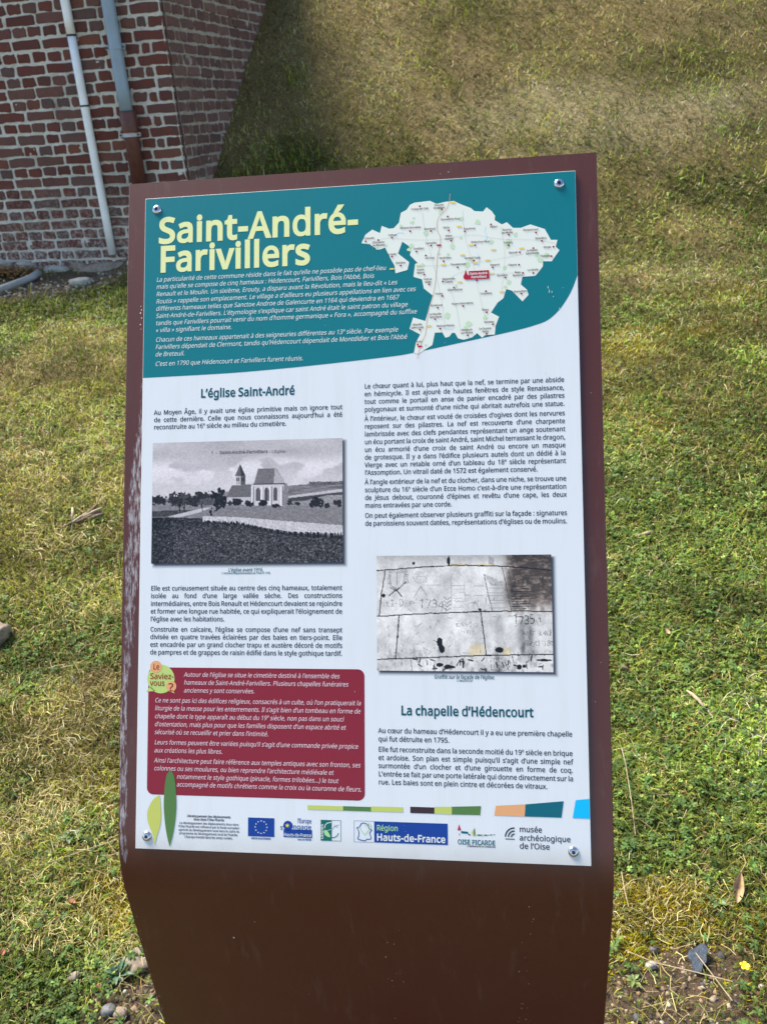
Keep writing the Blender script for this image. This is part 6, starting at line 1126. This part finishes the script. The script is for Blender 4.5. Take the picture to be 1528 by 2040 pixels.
def mat_of_straw(spots):
    V = []; F = []; C = []
    for (cx, cy, k, sp, L0) in spots:
        for _ in range(int(k * .75)):
            a = rng.normal(cx, sp); c = rng.normal(cy, sp * .8); L = L0 * rng.uniform(.5, 1.3); az = rng.uniform(0, PI); zb = ground_z(a, c) + rng.uniform(.004, .020); wv = .0003 + .00028 * math.hypot(a, c); nb_ = len(V); cv = rng.normal(0, .6); rise = rng.uniform(-.006, .012)
            col = np.array(GCOL['s' if rng.random() < .6 else 'p']) * math.exp(rng.normal(-.1, .3))
            for t in (-.5, 0, .5): q = az + cv * t; V += [(a + math.cos(q) * L * t - math.sin(q) * wv, c + math.sin(q) * L * t + math.cos(q) * wv, zb + rise * t * 2), (a + math.cos(q) * L * t + math.sin(q) * wv, c + math.sin(q) * L * t - math.cos(q) * wv, zb + rise * t * 2 + wv * .5)]; C += [col, col]
            F += [(nb_, nb_ + 1, nb_ + 3, nb_ + 2), (nb_ + 2, nb_ + 3, nb_ + 5, nb_ + 4)]
    o = npmesh('thatch', np.array(V), np.array(F), M['strawy'], col=np.clip(np.array(C), .02, .62)); tag(o, 'tangled patches of dead straw lying on the lawn left of the sign', 'dead straw', kind='stuff')
mat_of_straw([(-.80, 1.24, 220, .05, .035), (-.88, 1.50, 260, .06, .035), (-.70, 1.18, 70, .03, .03), (-.95, 1.72, 200, .07, .04), (-.78, 1.85, 150, .05, .04), (-1.0, 2.35, 200, .09, .045), (-1.2, 2.75, 180, .1, .05), (.62, 1.50, 60, .04, .03), (.75, 2.35, 90, .07, .04), (.55, 1.14, 60, .05, .03), (-.62, 1.15, 80, .03, .028), (-.55, 1.3, 60, .03, .03), (1.05, 3.0, 120, .12, .05), (-1.3, 3.4, 200, .15, .05), (.5, .98, 40, .08, .04)])
# leaf litter crumbs
x, y, d = scatter(5000, .85, 9); n = len(x); cc = np.array([[.26, .16, .09], [.20, .08, .045], [.34, .26, .17], [.12, .08, .05]])[rng.integers(0, 4, n)] * np.exp(rng.normal(0, .25, n))[:, None]
o = leaflets('leaf_litter', x, y, 1, .004 + .0022 * d, .9, rng.uniform(.006, .016, n), .2, cc, 'strawy'); tag(o, 'small brown crumbs of dead leaves caught in the grass', 'leaf litter', kind='stuff')
# clover flower heads
x, y = [], []
for (cx, cy, s, k) in [(-2.0, 5.6, .45, 24), (-1.5, 5.2, .4, 12), (1.0, 2.9, .3, 4), (1.6, 5.2, .7, 5), (-1.1, 3.2, .3, 4), (-2.3, 6.0, .3, 14)]:
    x += list(rng.normal(cx, s, k)); y += list(rng.normal(cy, s * .5, k))
x = np.array(x); y = np.array(y); k = ~in_building(x, y); x, y = x[k], y[k]; V = []; F = []
for a, c in zip(x, y):
    zb = ground_z(a, c) + .03; r_ = .0035 + .0009 * math.hypot(a, c); nb_ = len(V)
    for i in range(4):
        th = PI * (i + .5) / 4
        for j in range(6): V.append((a + r_ * math.sin(th) * math.cos(j * PI / 3 + i), c + r_ * math.sin(th) * math.sin(j * PI / 3 + i), zb + r_ * math.cos(th)))
    for i in range(3):
        for j in range(6): F.append((nb_ + i * 6 + j, nb_ + i * 6 + (j + 1) % 6, nb_ + (i + 1) * 6 + (j + 1) % 6)); F.append((nb_ + i * 6 + j, nb_ + (i + 1) * 6 + (j + 1) % 6, nb_ + (i + 1) * 6 + j))
o = npmesh('clover_flowers', np.array(V), np.array(F), M['pebbly'], col=np.tile(np.array([.46, .45, .33]), (len(V), 1))); tag(o, 'small white clover flower heads dotted over the grass', 'clover flowers', kind='stuff')
# gravel round the sign foot and rubble crumbs along the wall foot
def gravel(name, spots, label):
    V = []; F = []; C = []
    pal = [(.24, .17, .11), (.34, .27, .19), (.14, .10, .07), (.42, .38, .31), (.09, .09, .10), (.24, .17, .12), (.15, .11, .085)]
    for (cx, cy, sx, sy, k, r0, r1, lite) in spots:
        for _ in range(k):
            a = rng.normal(cx, sx); c = rng.normal(cy, sy)
            if in_building(np.array(a), np.array(c)): continue
            r_ = r0 * (r1 / r0) ** (rng.random() ** 2); zb = ground_z(a, c) + r_ * .05; nb_ = len(V); sq = rng.uniform(.5, .9); st_ = rng.uniform(.7, 1.4); an = rng.uniform(0, PI); off = rng.uniform(0, 50)
            col = np.array(pal[rng.integers(0, 7)]) * rng.uniform(.7, 1.2)
            if lite: col = col * .75 + np.array([.42, .38, .31]) * .25 * lite * rng.random()
            for i in range(5):
                th = PI * i / 4
                for j in range(7):
                    ph = 2 * PI * j / 7; q = 1 + .35 * math.sin(3 * ph + off) * math.sin(2 * th) + rng.uniform(-.14, .14); X = r_ * math.sin(th) * math.cos(ph) * st_ * q; Y = r_ * math.sin(th) * math.sin(ph) * q
                    V.append((a + X * math.cos(an) - Y * math.sin(an), c + X * math.sin(an) + Y * math.cos(an), zb + r_ * sq * math.cos(th))); C.append(col)
            for i in range(4):
                for j in range(7): F.append((nb_ + i * 7 + j, nb_ + (i + 1) * 7 + j, nb_ + (i + 1) * 7 + (j + 1) % 7, nb_ + i * 7 + (j + 1) % 7))
    o = npmesh(name, np.array(V), np.array(F), M['pebbly'], col=np.array(C)); tag(o, label, 'gravel', kind='stuff')
gravel('gravel', [(.45, .97, .10, .05, 320, .0015, .006, 0), (.52, 1.06, .05, .03, 80, .0015, .006, 1), (-.58, 1.03, .08, .05, 260, .0015, .008, 0), (-.52, 1.1, .03, .04, 20, .004, .010, 0), (0, 1.0, .25, .08, 250, .002, .010, 0), (0, .8, .4, .1, 150, .003, .012, 0)], 'small stones and grit on the bare soil round the foot of the sign')
gravel('rubble', [(-2.2, 6.02, .35, .10, 420, .003, .020, 2), (-2.5, 5.8, .2, .12, 200, .003, .018, 2), (-1.75, 6.12, .3, .06, 160, .003, .020, 2)], 'pale crumbs of fallen mortar and chalk along the foot of the brick wall')
# heap of orange-brown leaves against the wall
n = 900; x = rng.normal(-2.72, .13, n); y = rng.normal(6.38, .05, n); k = ~in_building(x, y + .04); x, y = x[k], y[k]; n = len(x)
cc = np.array([.42, .22, .10]) * np.exp(rng.normal(0, .35, n))[:, None]
o = leaflets('dead_leaves', x, y, 1, .022, .8, rng.uniform(.01, .06, n), .2, cc, 'strawy'); tag(o, 'orange-brown dead leaves heaped between the grey pipe and the wall', 'dead leaves', kind='stuff')

# ---------------------------------------------------------------- single small things
def put(name, me, mat, x, y, dz, label, cat, rot=(0, 0, 0), group=None):
    o = link(name, me, mat); o.location = (x, y, ground_z(x, y) + dz); o.rotation_euler = rot; return tag(o, label, cat, group)
put('stone', rock_mesh('stone', .048, .035, .036, 3, 10, .4), M['sandstone'], -1.235, 2.17, .026, 'rough pale brown stone half sunk in the lawn to the left of the sign', 'stone', (.2, -.3, .5))
put('stone', rock_mesh('stone', .030, .026, .010, 8, 10, .5), M['concrete'], -.560, 1.135, .004, 'flat pale grey stone under a leafy weed beside the sign foot', 'stone', (.15, .1, .8))
put('stone', rock_mesh('stone', .014, .012, .010, 12, 8, .3), M['flint'], -.598, 1.03, .010, 'shiny dark grey flint pebble on the bare soil near the sign foot', 'stone', (0, 0, .4))
put('stone', rock_mesh('stone', .011, .013, .009, 14, 8, .3), M['sandstone'], -.575, 1.025, .008, 'brown pebble next to the dark flint pebble', 'stone', (0, 0, 1.4))
put('stone', rock_mesh('stone', .004, .0035, .004, 16, 6, .3), M['chalk'], -.575, 1.065, .010, 'tiny white chalk pebble on the soil near the sign foot', 'stone')
put('stone', rock_mesh('stone', .012, .010, .008, 19, 8, .3), M['concrete'], -.69, 1.105, .014, 'small round grey pebble lying among the weeds at lower left', 'stone')
put('stone', rock_mesh('stone', .011, .008, .007, 23, 8, .3), M['chalk'], .463, 1.05, .008, 'white pebble on the gravel at the right of the sign foot', 'stone', (0, .2, .3))
put('stone', rock_mesh('stone', .008, .007, .007, 24, 8, .3), M['flint'], .480, 1.085, .009, 'small grey-blue pebble above the white one at right of the sign foot', 'stone')
put('stone', rock_mesh('stone', .075, .05, .035, 27, 8, .3), M['chalk'], -2.02, 6.0, .02, 'whitish rubble stone lying in the soil in front of the brick wall', 'stone', (0, 0, .3))
put('stone', rock_mesh('stone', .06, .05, .04, 29, 8, .4), M['chalk'], -1.63, 6.03, .02, 'white broken stone on the brown soil below the white downpipe', 'stone', (0, 0, 1.3))
# slate shard
out = [(0, -.034), (.012, -.028), (.014, -.012), (.022, -.004), (.021, .012), (.026, .026), (.014, .036), (.004, .030), (-.004, .020), (-.018, .012), (-.020, -.004), (-.010, -.014), (-.008, -.030)]
mb = MB(); k = len(out); out = [(a * .85, c * .85) for a, c in out]; mb.add([(a, c, .0) for a, c in out] + [(a * .97, c * .97, .0035) for a, c in out], [tuple(range(k - 1, -1, -1)), tuple(range(k, 2 * k))] + [(i, (i + 1) % k, k + (i + 1) % k, k + i) for i in range(k)])
put('slate_shard', mesh('slate_shard', mb.v, mb.f), M['slate'], .553, 1.052, .016, 'blue-grey broken slate shard on the bare soil right of the sign', 'slate', (.35, .05, -.35))
# dry leaves
def leafmesh(L, W, curl, cup, seed):
    V = []; r = random.Random(seed); nn = 12
    for i in range(nn + 1):
        t = i / nn; w_ = W * math.sin(PI * min(1, t * .98 + .01)) ** .8 * (1 - .25 * t) + .0004
        for s in (-1, -.5, 0, .5, 1): V.append((s * w_ * (1 - .15 * abs(s)), (t - .5) * L, curl * (t - .5) ** 2 * L * 4 + cup * w_ * s * s + r.uniform(-.0006, .0006)))
    F = [(i * 5 + j, i * 5 + j + 1, (i + 1) * 5 + j + 1, (i + 1) * 5 + j) for i in range(nn) for j in range(4)]; return mesh('fallen_leaf', V, F, True)
def leafthing(x, y, L, W, mat, label, rot, curl=.25, cup=.8, seed=1, stem=True):
    e = empty('fallen_leaf', (x, y, ground_z(x, y) + .020)); e.rotation_euler = rot; tag(e, label, 'leaf')
    link('blade', leafmesh(L, W, curl, cup, seed), M[mat], e)
    if stem:
        mb = MB(); mb.tube([(0, L * .48, curl * .25 * L * 3.6), (.002, L * .62, curl * .25 * L * 4 + .004), (.006, L * .85, curl * .3 * L * 4 + .006)], [.0009, .0008, .0006], 5); mb.build('stem', M['pale_wood'], e)
leafthing(.690, 1.195, .062, .0145, 'dry_leaf', 'curled tan dead leaf standing on the moss at lower right', (.55, .25, -.30), .22, 1.0, 3)
leafthing(-.74, 1.27, .022, .008, 'rust_leaf', 'small rusty red leaf scrap in the dead grass at lower left', (.1, .2, 1), .1, .5, 4, False)
leafthing(-.85, 1.16, .016, .007, 'rust_leaf', 'small red leaf scrap at the left edge beside a weed rosette', (.1, .2, .4), .1, .5, 5, False)
leafthing(-1.02, 3.28, .035, .016, 'dry_leaf', 'pale brown leaf in the grass close behind the left edge of the sign', (.3, .2, .4), .1, .5, 6, False)
leafthing(-.74, 1.92, .034, .012, 'rust_leaf', 'rust-brown leaf half hidden by the left edge of the sign', (.2, .1, .9), .2, .6, 7, False)
leafthing(.80, 1.98, .024, .009, 'dry_leaf', 'little tan leaf in the clover at the right of the sign', (.2, .1, .2), .2, .6, 8, False)
# sticks
def stick(name, pts, rad, mat, x, y, dz, label, cat, n=7):
    mb = MB(); mb.tube(pts, rad, n); o = link(name, mesh(name, mb.v, mb.f, True), M[mat]); o.location = (x, y, ground_z(x, y) + dz); tag(o, label, cat); return o
stick('bark_strip', [(-.012, .038, .012), (-.004, .018, .014), (.004, -.004, .012), (.012, -.034, .006)], [.002, .0048, .0052, .002], 'pale_wood', .793, 1.72, .014, 'pale split stick lying in the clover to the right of the sign', 'stick')
stick('twig', [(-.028, -.006, 0), (0, 0, .004), (.026, .010, .003)], [.005, .0065, .006], 'pale_wood', .90, 2.50, .016, 'short stubby twig piece on the lawn right of the sign', 'twig')
stick('twig', [(-.01, .006, 0), (0, 0, .004), (.01, -.008, .003)], [.004, .005, .004], 'wood', .64, 1.86, .018, 'dark little twig end in the clover above the pale stick', 'twig')
e = empty('twig_bundle', (-1.15, 2.85, ground_z(-1.15, 2.85) + .012)); e.scale = (.72, .72, .8); tag(e, 'bundle of broken pale and dark twigs lying on the lawn left of the sign', 'twigs')
for (p0_, p1_, r_, mt) in [((-.07, -.06, 0), (.05, .06, .030), .007, 'pale_wood'), ((-.02, -.03, .006), (.09, .045, .02), .009, 'wood'), ((-.045, -.02, .01), (-.055, .05, .05), .0075, 'pale_wood'), ((.0, -.02, .01), (.06, .10, .04), .009, 'wood'), ((.03, -.01, .005), (.115, .012, .022), .010, 'wood'), ((-.06, -.01, .0), (.02, .035, .012), .009, 'wood'), ((.01, .0, .02), (.10, .06, .036), .0065, 'pale_wood'), ((-.09, -.085, 0), (-.03, -.02, .01), .005, 'wood')]:
    q0, q1 = Vector(p0_), Vector(p1_); mid = (q0 + q1) / 2 + Vector((.004, -.003, .004)); mb = MB(); mb.tube([q0, mid, q1], [r_ * .6, r_, r_ * .8], 7); mb.build('twig', M[mt], e, True)
def stalk(pts, label):
    x, y = pts[0][:2]; z0_ = ground_z(x, y); mb = MB(); mb.tube([(a - x, c - y, ground_z(a, c) - z0_ + h) for a, c, h in pts], [.0009] * len(pts), 5); o = link('grass_stalk', mesh('grass_stalk', mb.v, mb.f), M['pale_wood']); o.location = (x, y, z0_); tag(o, label, 'grass stalk')
stalk([(.515, 1.33, .03), (.525, 1.40, .05), (.54, 1.50, .05), (.548, 1.56, .04)], 'long pale grass stalk standing beside the right edge of the sign')
stalk([(.42, 1.075, .02), (.47, 1.045, .022), (.53, 1.02, .024), (.60, .995, .02)], 'long pale stalk lying across the slate shard')
stalk([(.55, 1.07, .022), (.565, 1.02, .024), (.585, .96, .02)], 'pale stalk crossing the slate shard lengthwise')
stalk([(.45, 1.16, .03), (.452, 1.20, .03), (.462, 1.25, .02)], 'brown thin stalk upright in the moss right of the sign')
stalk([(-.84, 1.36, .02), (-.74, 1.385, .025), (-.66, 1.42, .02)], 'long dry stalk lying left of the sign over the moss')
# yellow flower
fl = empty('yellow_flower', (.634, 1.022, ground_z(.634, 1.022))); tag(fl, 'small yellow flower in the grass at the lower right, near the slate shard', 'flower')
mb = MB(); mb.tube([(0, 0, 0), (.001, 0, .014), (0, .002, .022)], .0007, 5); mb.build('stem', flat('flower_stem', (.07, .12, .03)), fl)
for k in range(5):
    a = 2 * PI * k / 5; ca, sa = math.cos(a), math.sin(a); mb = MB(); vs = []
    for (r_, w_, h) in ((.0005, .0008, .022), (.004, .0032, .0245), (.0075, .0036, .027), (.0095, .0015, .026)):
        for s in (-1, 1): vs.append((ca * r_ - sa * w_ * s, sa * r_ + ca * w_ * s, h))
    mb.add(vs, [(0, 1, 3, 2), (2, 3, 5, 4), (4, 5, 7, 6)]); mb.build('petal', M['petal'], fl)
# leafy weed rosettes one can single out
def rosette(x, y, nl, L, W, label, col, seed, lift=.35):
    e = empty('weed_plant', (x, y, ground_z(x, y) + .006)); tag(e, label, 'weed'); r = random.Random(seed); mt = M.setdefault('weed%s' % (col,), flat('weed_leaf', col, .5, var=.25, scale=80))
    for k in range(nl):
        a = 2 * PI * k / nl + r.uniform(-.25, .25); l = L * r.uniform(.7, 1.15); me = leafmesh(l, W * r.uniform(.8, 1.2), -.12, .35, seed + k); me.name = 'leaf'; me.transform(Matrix.Translation((0, l * .55, 0))); me.transform(Matrix.Rotation(lift * r.uniform(.5, 1.3), 4, 'X'))
        o = link('leaf', me, mt, e); o.rotation_euler = (0, 0, a); o.location = (0, 0, .002 * k % .007)
rosette(-.86, 1.065, 7, .045, .011, 'broad-leaved green weed rosette at the lower left corner of the lawn', (.07, .13, .05), 1)
rosette(-.600, 1.105, 11, .030, .0065, 'blue-green leafy weed growing over the flat stone by the sign foot', (.07, .13, .075), 2, .5)
rosette(-.79, 1.44, 6, .030, .010, 'rounded pale green weed in the dead grass left of the sign', (.11, .16, .07), 3)
rosette(.50, 1.32, 9, .022, .007, 'dark green weed clump close to the right edge of the sign', (.05, .11, .055), 4, .5)
rosette(.83, 1.43, 8, .030, .008, 'star-shaped green weed at the right edge of the picture', (.06, .12, .045), 5)
rosette(.64, 1.17, 5, .022, .007, 'small five-leaved weed on the moss left of the curled leaf', (.08, .15, .05), 6)
rosette(.42, 1.02, 7, .018, .005, 'tiny pale green rosette on the gravel beside the sign foot', (.14, .19, .06), 7)
